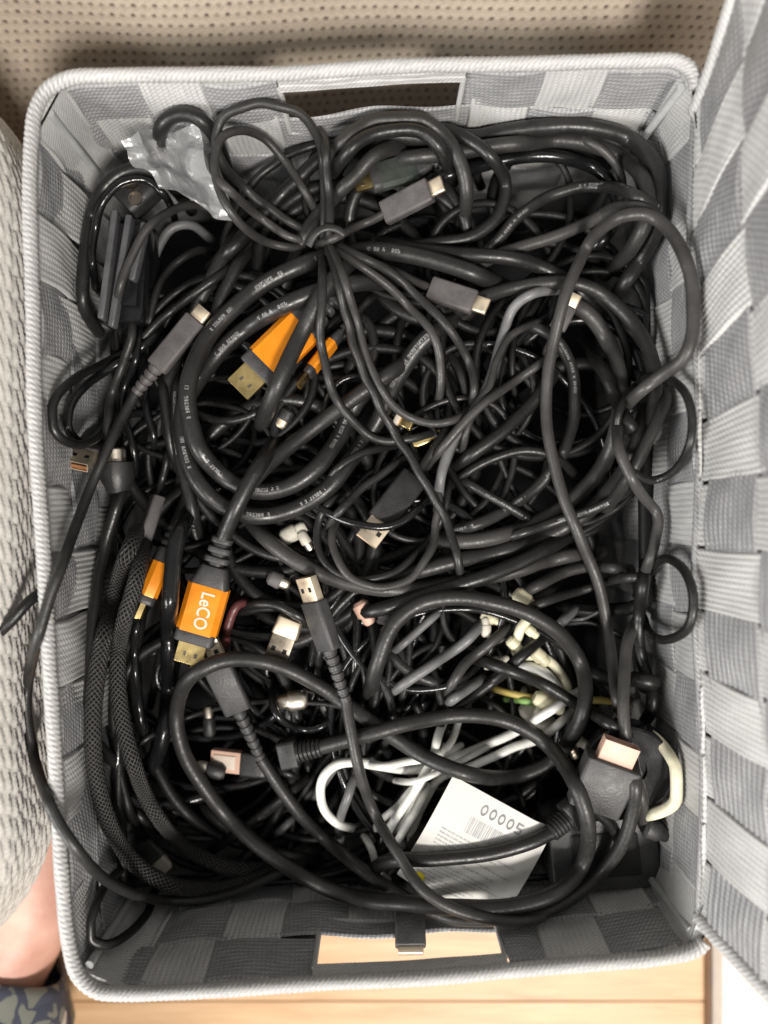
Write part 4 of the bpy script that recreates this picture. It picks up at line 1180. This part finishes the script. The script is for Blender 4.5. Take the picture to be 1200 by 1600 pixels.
C('thick smooth cable hanging left of the lettered plug', [(300, 790), (278, 840), (268, 910), (264, 990), (264, 1070), (258, 1130), (246, 1180), (225, 1215)], 4.2, 'gloss')
C('inner braided cable sweeping down the left and along the front', [(226, 850), (212, 910), (192, 980), (184, 1050), (190, 1120), (208, 1190), (236, 1260), (280, 1315), (335, 1348), (390, 1358), (440, 1352), (490, 1330)], 4.0, 'braid')
C('outer braided cable sweeping down the left wall and along the front', [(214, 830), (190, 890), (168, 970), (152, 1050), (145, 1130), (150, 1210), (172, 1290), (212, 1350), (270, 1384), (335, 1390), (395, 1375), (450, 1352), (500, 1320)], 4.1, 'braid')
nub('dark flat plug with a pale contact lying between the braided cables', (222, 1315), (262, 1360), 0.0060, 'green_plug', tipmat='dirty', flat=0.5)
C('thin loop curling in the bottom left corner', [(200, 1345), (165, 1385), (143, 1430), (140, 1465), (165, 1475), (205, 1455), (232, 1425), (245, 1395)], 2.2, 'blk')

# --- top edge bundle
C('outermost thick black cable along the top wall', [(560, 200), (640, 214), (740, 212), (830, 200), (910, 198), (980, 215), (1022, 255), (1034, 310), (1020, 370), (985, 430), (950, 480)], 4.0, 'blk')
C('second thick cable along the top wall, just inside the first', [(600, 250), (700, 240), (800, 225), (880, 220), (950, 235), (1000, 272), (1012, 330), (985, 390), (945, 430)], 3.8, 'matt')
C('third cable along the top wall, with a shiny patch', [(650, 290), (740, 262), (820, 245), (890, 248), (945, 275), (965, 320), (945, 370), (900, 405)], 3.4, 'gloss')
C('thin cable crossing the top right bundle', [(900, 212), (940, 232), (965, 262), (972, 300), (960, 350)], 2.2, 'grey')
C('dark loop at the top right of the tied bundle', [(600, 382), (680, 380), (745, 366), (782, 330), (790, 290), (775, 255), (745, 226), (700, 205), (650, 205)], 3.2, 'blk')
C('shiny cable arching over the right side from the centre top', [(690, 440), (740, 410), (775, 378), (810, 338), (860, 306), (910, 292), (960, 294), (1005, 312), (1045, 340)], 3.0, 'print')
C('cable under the arch running to the right wall', [(720, 430), (780, 398), (850, 375), (915, 350), (965, 325), (1010, 330), (1050, 360)], 3.2, 'grey')
C('thick dark cable across the middle top, below the dark loop', [(560, 372), (640, 388), (720, 398), (790, 402), (850, 420), (900, 450), (940, 500)], 3.8, 'blk')
C('black cable rising from the middle to the tied bundle', [(440, 480), (455, 420), (480, 360), (520, 310), (560, 270), (590, 240), (640, 225)], 3.6, 'matt')
C('dark cable slanting behind the bundle from lower left to the handle', [(330, 420), (380, 370), (420, 325), (460, 285), (510, 240), (560, 210), (610, 200)], 3.6, 'blk')

# --- right group of rings
C('outer ring of thick cable on the right, upper arc', [(690, 500), (760, 462), (830, 445), (900, 443), (955, 470), (1000, 520), (1022, 580), (1020, 650), (995, 720), (950, 775)], 3.6, 'matt')
C('second thick ring on the right, inside the outer', [(850, 470), (905, 480), (945, 525), (968, 590), (966, 660), (940, 730), (890, 785), (820, 825), (740, 845), (660, 845)], 4.2, 'grey', squeeze=0.7)
C('printed cable ring on the right', [(800, 500), (855, 520), (888, 560), (898, 620), (890, 680), (862, 735), (815, 780), (755, 815), (690, 835)], 3.2, 'print')
C('thick cable sweeping under the rings to the lower middle', [(1010, 640), (985, 720), (930, 790), (860, 835), (780, 862), (700, 880), (620, 900), (560, 905)], 4.0, 'matt')
C('printed pale cable crossing under the thin circle on the right', [(1000, 745), (975, 770), (930, 795), (880, 812), (820, 830), (770, 850)], 2.6, 'print')
C('short thick strand leaning between the rings', [(905, 535), (940, 575), (965, 630), (1000, 690)], 3.4, 'blk')
C('dark cable sloping down from the rings to the left', [(880, 560), (840, 620), (790, 670), (730, 715), (690, 745)], 3.6, 'blk')
C('dark cable arching low among the right rings', [(690, 770), (760, 720), (820, 705), (870, 715), (905, 750)], 2.4, 'blk')
C('cable leaning through the thin circle on the right wall', [(1050, 590), (1035, 640), (1005, 700), (985, 740), (945, 800)], 3.0, 'matt')
C('thin circle of cable against the right wall', [(985, 612), (1008, 592), (1040, 590), (1070, 612), (1082, 655), (1075, 700), (1050, 738), (1015, 752), (985, 735), (966, 695), (966, 650), (985, 612), (1010, 590)], 2.0, 'blk')
C('thin tail dropping from the circle on the right', [(964, 640), (965, 690), (980, 735), (1005, 775), (1028, 808), (1022, 850), (1010, 890), (1000, 930)], 2.6, 'grey')
C('small black loop low on the right wall', [(1010, 900), (1040, 872), (1068, 890), (1083, 940), (1072, 985), (1035, 1000), (1012, 985), (1005, 950)], 2.2, 'blk')
C('straight black bar of cable in the lower right, by the wall', [(1010, 880), (1000, 950), (1000, 1020), (1020, 1080), (1040, 1130)], 3.2, 'blk')
C('black cable reaching the right wall above the disc', [(900, 1040), (950, 1060), (1000, 1062), (1045, 1072)], 4.0, 'blk')

# --- lower middle crisscross
C('thick arc running under the big rings to the lower right', [(380, 800), (412, 838), (455, 872), (510, 900), (580, 918), (650, 920), (730, 908), (810, 890), (880, 870), (940, 860)], 4.0, 'grey', squeeze=0.7)
C('dark thick arc just below it', [(540, 960), (600, 950), (680, 925), (760, 900), (840, 865), (900, 830)], 3.8, 'blk')
C('straight grey strand at the left edge of the thick loop', [(640, 940), (612, 985), (592, 1035), (572, 1090)], 2.6, 'lgrey')
C('straight grey strand inside the thick loop, short one', [(700, 940), (660, 980), (605, 1025)], 2.2, 'lgrey', squeeze=0.6)
C('long straight grey strand inside the thick loop', [(770, 955), (730, 1000), (680, 1035), (630, 1070), (590, 1095)], 2.7, 'lgrey')
C('charcoal strand right of the long straight one', [(810, 965), (765, 1005), (725, 1040), (700, 1080), (680, 1110)], 2.7, 'grey')
C('black strand crossing the coloured wires', [(860, 985), (820, 1020), (770, 1065), (720, 1100), (670, 1130)], 3.0, 'blk')
C('beige grey strand low inside the loop', [(760, 1055), (725, 1080), (690, 1105)], 2.6, 'lgrey')
C('thin black cable rising right of centre towards the wall', [(790, 960), (840, 945), (900, 925), (960, 905), (1010, 900)], 2.4, 'matt')
C('grey cable leaning in the right lower middle', [(800, 935), (840, 915), (880, 895), (930, 885), (985, 890)], 3.0, 'grey')
C('short pale grey strand stub near the right lower middle', [(905, 945), (885, 965), (868, 985)], 2.6, 'lgrey')
C('thin pale wire tail beside the pale stub', [(885, 968), (910, 966), (935, 955), (955, 952)], 0.9, 'lgrey', name='wire', cat='wire')
C('black cable crossing over the coloured wires to the pink tipped plug', [(730, 1025), (790, 1045), (850, 1070), (910, 1105), (960, 1135), (1000, 1150)], 3.2, 'blk')
C('thin black loop around the knurled silver plug', [(430, 1060), (426, 1095), (440, 1125), (475, 1140), (515, 1125), (530, 1095)], 2.0, 'gloss')
C('thin dark cable arching above the silver cap plug', [(365, 960), (390, 945), (430, 945), (470, 965), (500, 990)], 2.6, 'blk')
C('dull red and black lead beside the lettered plug', [(352, 1010), (358, 970), (372, 945), (395, 940)], 2.4, 'redwire')
C('grey strand leaning left of the white curl, lower middle', [(540, 1170), (515, 1210), (490, 1245)], 2.6, 'lgrey')
C('grey strand right of the white curl', [(560, 1190), (545, 1240), (530, 1290), (540, 1350)], 2.4, 'lgrey')
C('dark cable low in the front left hollow', [(300, 1240), (350, 1290), (420, 1330), (500, 1345)], 3.2, 'blk')
C('pale grey strand stub low in the front middle', [(465, 1270), (445, 1290), (425, 1310)], 2.2, 'lgrey')
C('thin dark cable crossing the dark front hollow', [(330, 1330), (400, 1280), (450, 1240), (490, 1200)], 3.0, 'blk')
C('black cable under the white leads, front centre', [(560, 1370), (590, 1330), (610, 1280), (640, 1220), (660, 1170)], 2.8, 'gloss')
C('grey strand standing right beside the white leads', [(645, 1190), (635, 1250), (630, 1310), (628, 1360)], 2.4, 'grey')
# white leads on top of the crisscross
C('white cable curving under the black ones just above the paper card', [(905, 1080), (860, 1110), (820, 1135), (770, 1160), (720, 1180), (660, 1200), (600, 1200), (560, 1190), (525, 1195), (503, 1220), (505, 1260), (530, 1288), (565, 1296)], 2.4, 'white')
C('second white cable alongside the first, nearer the paper card', [(900, 1105), (850, 1150), (800, 1170), (740, 1195), (690, 1215), (665, 1250), (640, 1300), (610, 1330)], 2.3, 'white')
C('white cable in a short upright pair near the lower middle', [(700, 1110), (685, 1150), (675, 1190), (655, 1230), (630, 1280), (600, 1310)], 2.3, 'white')
C('white cable beside the upright one, crossing to lower left', [(722, 1110), (708, 1150), (690, 1180), (640, 1240), (590, 1290), (575, 1330)], 2.0, 'white')
C('short white strand lying level above the white curl', [(545, 1190), (590, 1196), (640, 1190), (690, 1178), (720, 1165)], 2.1, 'white')
C('white strand climbing beside the left edge of the paper card', [(585, 1335), (612, 1290), (645, 1240), (665, 1205), (690, 1165)], 2.3, 'white')
C('pale strand next to it, closer to the card', [(605, 1345), (630, 1300), (655, 1255), (676, 1215)], 2.3, 'white')
C('white strand peeking out below the white curl, front', [(560, 1290), (578, 1325), (592, 1360), (622, 1388)], 2.0, 'white')
C('thin white strand above the white pair, under the loop', [(600, 1215), (640, 1222), (690, 1205), (745, 1175), (790, 1150)], 1.7, 'white')

# --- paper card under the front cables
def card():
    T = thing('paper_card', P(760, 1310, 0.11), 'white printed card with a barcode under the front cables', 'card')
    # axes: long edge runs from upper right to lower left in the picture
    zA = 0.118
    o = P(708, 1212, zA); u_end = P(868, 1300, zA); v_end = P(628, 1352, zA - 0.006)
    u = u_end - o; v = v_end - o
    Lu, Lv = np.linalg.norm(u), np.linalg.norm(v) * 1.10
    v = v / np.linalg.norm(v) * Lv
    nrm = np.cross(v, u); nrm /= np.linalg.norm(nrm); nrm = nrm * (1 if nrm[2] > 0 else -1)
    def cp(a, b, h=0.0):           # a along the short edge (0..1), b down the card (0..1)
        bend = 0.003 * np.sin(math.pi * b) + 0.0018 * np.sin(2.2 * math.pi * a) * b
        fold = 0.004 * max(0, a - 0.80) / 0.2
        return o + u * a + v * b + nrm * (bend - fold + h)
    n = 24
    top = np.array([[cp(a, b) for a in np.linspace(0, 1, n)] for b in np.linspace(0, 1, n)])
    botm = top - nrm * 0.0006
    m = MB(); m.grid(top, flip=True); m.grid(botm)
    for e in ((top[0], botm[0]), (botm[-1], top[-1]), (botm[:, 0], top[:, 0]), (top[:, -1], botm[:, -1])): m.grid(np.array(e), flip=True)
    m.build('sheet', M['paper'], T, angle=60)
    def strip(m_, a0, a1, b0, b1, h=0.00015):
        k = max(2, int((a1 - a0) * 16)); q = [[cp(a, b, h) for a in np.linspace(a0, a1, k)] for b in (b0, b1)]
        m_.grid(np.array(q), flip=True)
    # large code line at the top
    big = MB(); a = 0.34
    for ch in '00005':
        w_ = 0.072
        if ch == '0':
            for q in range(16):
                t0, t1 = 2 * math.pi * q / 16, 2 * math.pi * (q + 1) / 16
                def el(t, k): return (a + w_ / 2 + w_ * 0.42 * k * math.cos(t), 0.125 + 0.048 * (k if k > 0.9 else k * 0.98) * math.sin(t))
                big.poly([cp(*el(t0, 1), 0.0002), cp(*el(t0, 0.62), 0.0002), cp(*el(t1, 0.62), 0.0002), cp(*el(t1, 1), 0.0002)])
        else:
            for (x0, x1, y0, y1) in ((0.1, 0.9, 0.077, 0.092), (0.1, 0.3, 0.092, 0.12), (0.1, 0.85, 0.117, 0.132), (0.68, 0.9, 0.130, 0.160), (0.1, 0.85, 0.158, 0.173)):
                strip(big, a + w_ * x0, a + w_ * x1, y0, y1, 0.0002)
        a += w_ + 0.012
    big.build('code_number', M['ink'], T, kind='stuff', smooth=False)
    bars = MB(); a = 0.30; r_ = random.Random(3)
    while a < 0.78:
        w_ = r_.choice([0.005, 0.008, 0.012]); strip(bars, a, a + w_, 0.22, 0.36); a += w_ + r_.choice([0.005, 0.008, 0.013])
    bars.build('barcode', M['inklt'], T, kind='stuff', smooth=False)
    lines = MB()
    for i in range(15):
        b = 0.41 + i * 0.036; a = 0.12; end = r_.uniform(0.55, 0.9) if i % 4 != 3 else 0.35
        if i in (5,): continue
        while a < end:
            w_ = r_.uniform(0.012, 0.05); strip(lines, a, min(a + w_, end), b, b + (0.020 if i == 6 else 0.013)); a += w_ + 0.009
    lines.build('small_print', M['inklt'], T, kind='stuff', smooth=False)
    dot = MB(); dot.poly([cp(0.165 + 0.05 * math.cos(t), 0.90 + 0.042 * math.sin(t), 0.0003) for t in np.linspace(0, 2 * math.pi, 28, endpoint=False)][::-1]); dot.build('yellow_dot', M['yellowink'], T, smooth=False)
    for a in np.linspace(0, 1, 40):
        for b in np.linspace(0, 1, 60):
            p = cp(a, b); q = PX(p); stamp_disc(q[0], q[1], p[2] - 0.0015, 0.0018)
card()

# --- clear plastic bag in the upper left
def bag():
    m, nt, b = nodes('clear_plastic_film')
    tr = N(nt, 'ShaderNodeBsdfTransparent'); tr.inputs[0].default_value = (0.93, 0.94, 0.95, 1)
    lw = N(nt, 'ShaderNodeLayerWeight', i_Blend=0.45)
    tc = N(nt, 'ShaderNodeTexCoord'); nz = N(nt, 'ShaderNodeTexNoise', i_Scale=140.0, i_Detail=3.0, i_Distortion=1.5); nt.links.new(tc.outputs['Object'], nz.inputs['Vector'])
    bp = N(nt, 'ShaderNodeBump', i_Strength=0.45, i_Distance=0.0015); nt.links.new(nz.outputs[0], bp.inputs['Height'])
    gl = N(nt, 'ShaderNodeBsdfGlossy', i_Roughness=0.26); gl.inputs[0].default_value = (1, 1, 1, 1); nt.links.new(bp.outputs[0], gl.inputs['Normal'])
    df = N(nt, 'ShaderNodeBsdfDiffuse'); df.inputs[0].default_value = (0.8, 0.8, 0.8, 1)
    m1 = N(nt, 'ShaderNodeMixShader', i_0=0.17); nt.links.new(tr.outputs[0], m1.inputs[1]); nt.links.new(df.outputs[0], m1.inputs[2])
    r = ramp(nt, lw.outputs['Facing'], [(0.0, 0.06), (1.0, 0.38)]); nt.links.new(bp.outputs[0], lw.inputs['Normal'])
    mx = N(nt, 'ShaderNodeMixShader'); nt.links.new(r.outputs[0], mx.inputs[0]); nt.links.new(m1.outputs[0], mx.inputs[1]); nt.links.new(gl.outputs[0], mx.inputs[2])
    nt.links.new(mx.outputs[0], nt.nodes['Material Output'].inputs[0])
    n = 64
    q = [(182, 215), (300, 196), (365, 352), (252, 292)]          # picture corners
    g = np.zeros((n, n, 3)); r_ = np.random.default_rng(5)
    cr = [(r_.uniform(0, 1), r_.uniform(0, 1), r_.uniform(0, math.pi), r_.uniform(-0.0045, 0.006)) for _ in range(16)]
    for i, a in enumerate(np.linspace(0, 1, n)):
        for j, c in enumerate(np.linspace(0, 1, n)):
            px = (1 - c) * ((1 - a) * q[0][0] + a * q[1][0]) + c * ((1 - a) * q[3][0] + a * q[2][0])
            py = (1 - c) * ((1 - a) * q[0][1] + a * q[1][1]) + c * ((1 - a) * q[3][1] + a * q[2][1])
            z = 0.1365 + 0.004 * math.sin(5 * a + 2) - 0.006 * c
            for (ca, cc, an, am) in cr:
                d = (a - ca) * math.cos(an) + (c - cc) * math.sin(an)
                z += am * max(0, 1 - abs(d) / 0.16)
            px += 7 * math.sin(9 * c + 1) * (1 if a in (0, 1) else 0.6) + 5 * math.sin(13 * a); py += 6 * math.sin(8 * a + 2) + 4 * math.sin(17 * c)
            g[i, j] = P(px, py, min(z, 0.152))
    T = thing('plastic_bag', tuple(g[n // 2, n // 2] - np.array([0, 0, 0.006])), 'crumpled clear plastic bag in the upper left of the basket', 'bag')
    mb = MB(); mb.grid(g); mb.build('front_film', m, T, angle=20)
    mb = MB(); g2 = g.copy(); g2[..., 2] -= 0.004 * np.sin(np.linspace(0, math.pi, n))[:, None] * np.sin(np.linspace(0, math.pi, n))[None] + 0.0004; g2 = g2[:, ::-1]; mb.grid(g2); mb.build('back_film', m, T, angle=20)
    for i in range(0, n, 2):
        for j in range(0, n, 2):
            a = PX(g[i, j]); stamp_disc(a[0], a[1], g[i, j, 2] - 0.004, 0.0018)
bag()

# --- big rings of thick printed cable, centre left
C('outer thick ring in the centre left, printed along its lower right', [(720, 492), (660, 535), (622, 590), (590, 655), (550, 716), (508, 766), (458, 796), (402, 806), (347, 790), (306, 748), (286, 690), (290, 630), (330, 566), (376, 520), (432, 484), (492, 458), (560, 442), (640, 440)], 4.4, 'print', win=7, name='cable')
C('inner thick ring in the centre left with white print along its curve', [(600, 578), (556, 630), (530, 684), (498, 728), (455, 758), (410, 768), (360, 752), (318, 712), (296, 655), (294, 605), (317, 540), (366, 480), (426, 436), (490, 408), (560, 392), (640, 398), (720, 420), (790, 450)], 4.5, 'print', win=7)
C('thick straight cable crossing inside the rings', [(650, 556), (575, 606), (512, 652), (452, 698), (402, 742), (372, 785)], 4.0, 'matt', win=6)
C('thick cable end crossing over the upper orange plug', [(560, 400), (510, 450), (478, 508), (445, 575), (418, 640), (400, 684)], 4.2, 'matt', win=6)
# centre plugs with beige tips
C('grey cable with a light metal tip pointing right, upper middle', [(560, 402), (600, 418), (640, 434), (672, 450)], 2.2, 'grey', b=('usbc', (762, 480), dict(relief=False, body='plugg', w_=0.0120, h_=0.0066)), name='usb_lead', cat='usb cable')
C('dark lead with a swollen joint and tiny beige tip, upper right', [(850, 560), (862, 535), (870, 515)], 2.6, 'grey', b=('usbc', (898, 458), dict(relief=False, body='plugg', w_=0.0085, h_=0.0062)), name='usb_lead', cat='usb cable')

# lettered orange plug
C('thick black lead with the orange plug bearing white lettering', [(430, 690), (395, 745), (368, 795), (347, 846)], 4.0, 'blk', b=('hdmi', (294, 1036), dict(text='LeCO', lift=0.004)), name='video_lead', cat='video cable', win=6)

# thin loops around the centre
C('thin black circle in the centre, left of the beige tip', [(560, 760), (520, 780), (500, 812), (496, 850), (515, 888), (555, 905), (610, 896), (655, 862), (688, 815), (700, 765), (706, 720)], 2.0, 'blk')
C('second thin circle in the centre, slightly lower', [(536, 790), (520, 830), (526, 872), (556, 908), (600, 918), (645, 900), (676, 850), (684, 800), (688, 750), (712, 690), (740, 645)], 2.1, 'grey')
C('dark lead with a large square beige tip, centre of the tangle', [(710, 650), (680, 700), (648, 745)], 2.4, 'matt', b=('usba', (572, 846), dict(relief=False, body='plug', tipmat='steel', w_=0.0155, lift=0.006)), name='usb_lead', cat='usb cable')
C('thin black cable bowing across the square beige tip', [(470, 770), (510, 800), (555, 818), (595, 824), (635, 810), (668, 780), (690, 750)], 2.0, 'gloss')
C('light grey sheen strand in the centre right, bent like a hook', [(885, 452), (835, 458), (803, 480), (784, 530), (770, 580), (752, 622), (735, 650), (708, 688), (690, 740), (684, 800)], 2.6, 'lgrey', win=6)
C('thin dark strand joining the hook shaped one', [(860, 498), (826, 508), (795, 530), (778, 560), (762, 605), (740, 640), (726, 690), (715, 730)], 2.0, 'grey')
C('straight dark strand rising to the right across the centre', [(880, 545), (835, 575), (790, 605), (745, 640), (700, 690), (660, 740)], 2.3, 'grey')
C('thin dark cable arching below centre right', [(700, 740), (740, 760), (790, 790), (840, 820)], 2.3, 'print')
C('thin cable from the centre towards the left rings', [(650, 690), (600, 698), (555, 715), (520, 740), (505, 775)], 2.0, 'blk')
C('thin cable just below it, curving the same way', [(660, 700), (610, 730), (570, 760), (530, 800), (500, 840)], 2.1, 'matt')

# --- tied bundle of thin cable, upper middle
T1 = [(505, 388), (503, 470), (502, 540), (520, 610), (550, 658), (590, 686), (640, 686), (700, 668)]
C('tied cable strand dropping straight from the knot then curling right', T1, 2.2, 'matt')
C('tied cable strand from the knot down to the lower middle, longest', [(513, 388), (530, 450), (553, 540), (585, 620), (625, 690), (665, 755), (695, 810), (715, 870), (723, 925)], 2.2, 'matt', win=7)
C('tied cable strand from the knot making a wide hook in the centre', [(516, 386), (540, 440), (556, 500), (575, 560), (603, 620), (640, 652), (680, 662), (720, 650), (742, 630)], 2.1, 'grey', win=6)
C('tied cable strand sloping right from the knot then bending down', [(520, 388), (580, 426), (630, 470), (670, 512), (687, 560), (688, 610), (675, 652)], 2.2, 'grey', win=6)
C('tied cable strand sloping furthest right from the knot', [(528, 384), (600, 420), (650, 460), (700, 512), (730, 560), (741, 600), (736, 645)], 2.2, 'matt', win=6)
C('charcoal cable with a square metal tip, tied into the knot, upper middle', [(496, 384), (515, 376), (545, 360), (575, 346), (600, 334)], 2.2, 'grey', b=('usbc', (692, 286), dict(relief=False, body='plugg', w_=0.0122, h_=0.0066, lift=0.004)), name='usb_cable', cat='usb cable')
C('largest thin loop left of the knot, reaching the handle', [(500, 376), (440, 338), (390, 300), (352, 262), (336, 222), (350, 184), (392, 164), (440, 166), (480, 188), (500, 228), (507, 300), (505, 385)], 2.2, 'matt', win=7)
C('lower thin loop left of the knot', [(498, 386), (450, 386), (405, 372), (368, 342), (344, 300), (336, 250), (348, 214), (376, 204), (410, 214), (440, 245), (470, 290), (500, 340)], 2.1, 'grey', win=7)
C('third thin loop left of the knot, crossing the plastic bag', [(498, 380), (450, 368), (400, 335), (360, 300), (338, 275), (330, 245)], 2.1, 'grey', win=6)
C('short thin strand rising from the knot to the top wall', [(512, 385), (515, 330), (512, 270), (505, 215), (495, 200)], 2.3, 'matt', win=6)
C('thick loop curving right of the knot below the handle', [(512, 250), (548, 210), (600, 184), (650, 184), (694, 212), (722, 262), (729, 315), (718, 360)], 3.6, 'matt', win=6)
C('second thick loop nested under the one by the handle', [(520, 270), (560, 222), (610, 204), (655, 206), (690, 236), (708, 285)], 3.2, 'blk', win=6)
def tie():
    z = max(sample(np.array([507.0]), np.array([372.0]))[0], 0.12)
    T = None
    pts = [(482, 384), (492, 366), (508, 356), (526, 358), (538, 366)]
    p3 = np.array([P(a, b, z + 0.001 + 0.003 * math.sin(math.pi * t)) for (a, b), t in zip(catmull(pts, 4), np.linspace(0, 1, len(catmull(pts, 4))))])
    spine(p3, 0.0019, M['plug'], 'twist_tie', None, flat=0.5, label='black twist tie holding the knot of thin cables', category='cable tie')
tie()

# --- upper right long cable
C('long grey cable running from the upper right corner down the right side', [(965, 650), (1000, 612), (1035, 585), (1066, 562), (1081, 525), (1083, 480), (1076, 420), (1052, 368), (1015, 338), (972, 338), (930, 368), (900, 420), (878, 480), (862, 550), (853, 620), (860, 700), (880, 775), (908, 845), (934, 910), (948, 975), (957, 1040), (965, 1095), (970, 1140)], 3.0, 'grey', win=8, dive=0.045)
C('grey cable dropping beside it to the corner adapter', [(1000, 960), (982, 1000), (976, 1050), (974, 1110), (980, 1165), (992, 1210), (1004, 1255), (1008, 1300)], 3.0, 'grey', win=6)

# --- long cable over the left rim
C('thin grey cable with a metal tipped plug, hanging over the left rim', [(480, 1338), (430, 1366), (350, 1400), (280, 1408), (220, 1400), (172, 1380), (128, 1338), (88, 1276), (58, 1204), (44, 1130), (44, 1060), (58, 1000), (80, 930), (105, 860), (130, 790), (160, 720), (190, 655), (212, 614)], 2.5, 'matt', b=('usbc', (320, 482), dict(body='plugg', w_=0.0110, h_=0.0066, lift=0.004, rr=0.0034)), name='usb_cable', cat='usb cable', win=9, free=True, cap=0.185)
# --- front loops
C('dark lead with a wide pink tipped plug, lower right', [(975, 1330), (955, 1290), (925, 1262)], 2.8, 'blk', b=('usba', (972, 1160), dict(relief=False, body='plugm', tipmat='pink', inside='pink', w_=0.0270, h_=0.011, lt=0.0105, lift=0.004, tw=0.0175, th=0.006, windows=False)), name='display_lead', cat='video cable')
C('pale pink framed plug on a black lead, left of the front loops', [(470, 1215), (445, 1206), (418, 1196)], 2.4, 'blk', b=('usba', (332, 1186), dict(relief=False, body='plug', tipmat='pink', inside='pinkin', w_=0.0135, h_=0.0085, lt=0.0165, lift=0.004, windows=False, plate='pinkin', tw=0.0115, th=0.0056)), name='usb_lead', cat='usb cable')
nub('small pale cap under the pink framed plug', (352, 1208), (306, 1196), 0.0042, 'plug', tipmat='dirty')
C('thin loop cable laid along the bottom front with a ribbed plug at its start', [(560, 1388), (600, 1348), (680, 1342), (760, 1335), (830, 1315), (862, 1300)], 3.6, 'blk', b=('relief', (905, 1262), dict(r=0.0046)), name='cable', win=6)
C('black lead with a dark plug whose long ribbed neck slopes to lower right', [(986, 1180), (992, 1240), (975, 1312), (930, 1372), (862, 1420), (780, 1440), (700, 1432), (622, 1396), (542, 1340), (472, 1276), (436, 1228), (408, 1186)], 3.4, 'matt', b=('usba', (322, 1002), dict(body='plugm', tipmat='steel')), name='usb_cable', cat='usb cable', win=8)
C('thick black cable looping round the whole front with a ribbed plug end', [(575, 1092), (592, 1030), (616, 975), (660, 942), (712, 934), (772, 942), (832, 962), (878, 994), (906, 1034), (915, 1082), (904, 1132), (870, 1182), (830, 1206), (780, 1216), (720, 1206), (660, 1180), (600, 1142), (546, 1104), (500, 1072), (440, 1042), (382, 1030), (330, 1038), (292, 1064), (276, 1112), (286, 1172), (320, 1232), (380, 1300), (460, 1362), (540, 1398), (640, 1412), (720, 1418), (800, 1416), (870, 1394), (910, 1350), (919, 1290), (896, 1220), (851, 1160), (790, 1126), (720, 1118), (640, 1130), (560, 1152), (500, 1168)], 3.9, 'matt', b=('relief', (438, 1180), dict(r=0.0046)), name='cable', win=8)
C('black lead with a silver plug lying on its side, ribbed neck pointing down', [(880, 1424), (800, 1440), (720, 1424), (660, 1388), (618, 1330), (586, 1270), (560, 1200), (546, 1130), (541, 1096)], 2.8, 'grey', b=('usba', (478, 902), dict(body='plugm', tipmat='steel', roll=-48)), name='usb_cable', cat='usb cable', win=8)

# flat black plug hanging over the front handle
def flat_plug():
    zA, zB = 0.130, 0.108
    a, b = P(640, 1425, 0.118), P(642, 1492, 0.132); L = float(np.linalg.norm(b - a)); Mx = place_frame(a, b, 0)
    T = thing('flat_plug', a, 'flat black plug sticking out towards the front handle opening', 'plug')
    o = block(0, L * 0.82, 0.0150, 0.0068, 0.0014).xf(Mx).build('body', M['plugm'], T)
    block(L * 0.81, L, 0.0125, 0.0040, 0.0008).xf(Mx).build('plug_tip', M['steel'], T)
flat_plug()

# dark cable end outside the basket on the ottoman
p3 = np.array([P(a, b, z) for a, b, z in catmull([(-45, 1030, 0.150), (-8, 995, 0.152), (20, 968, 0.154), (45, 940, 0.152), (80, 915, 0.140)], 4.0)])
spine(p3, 0.0026, M['blk'], 'cable', None, label='short black cable crossing the ottoman to the left rim', category='cable')
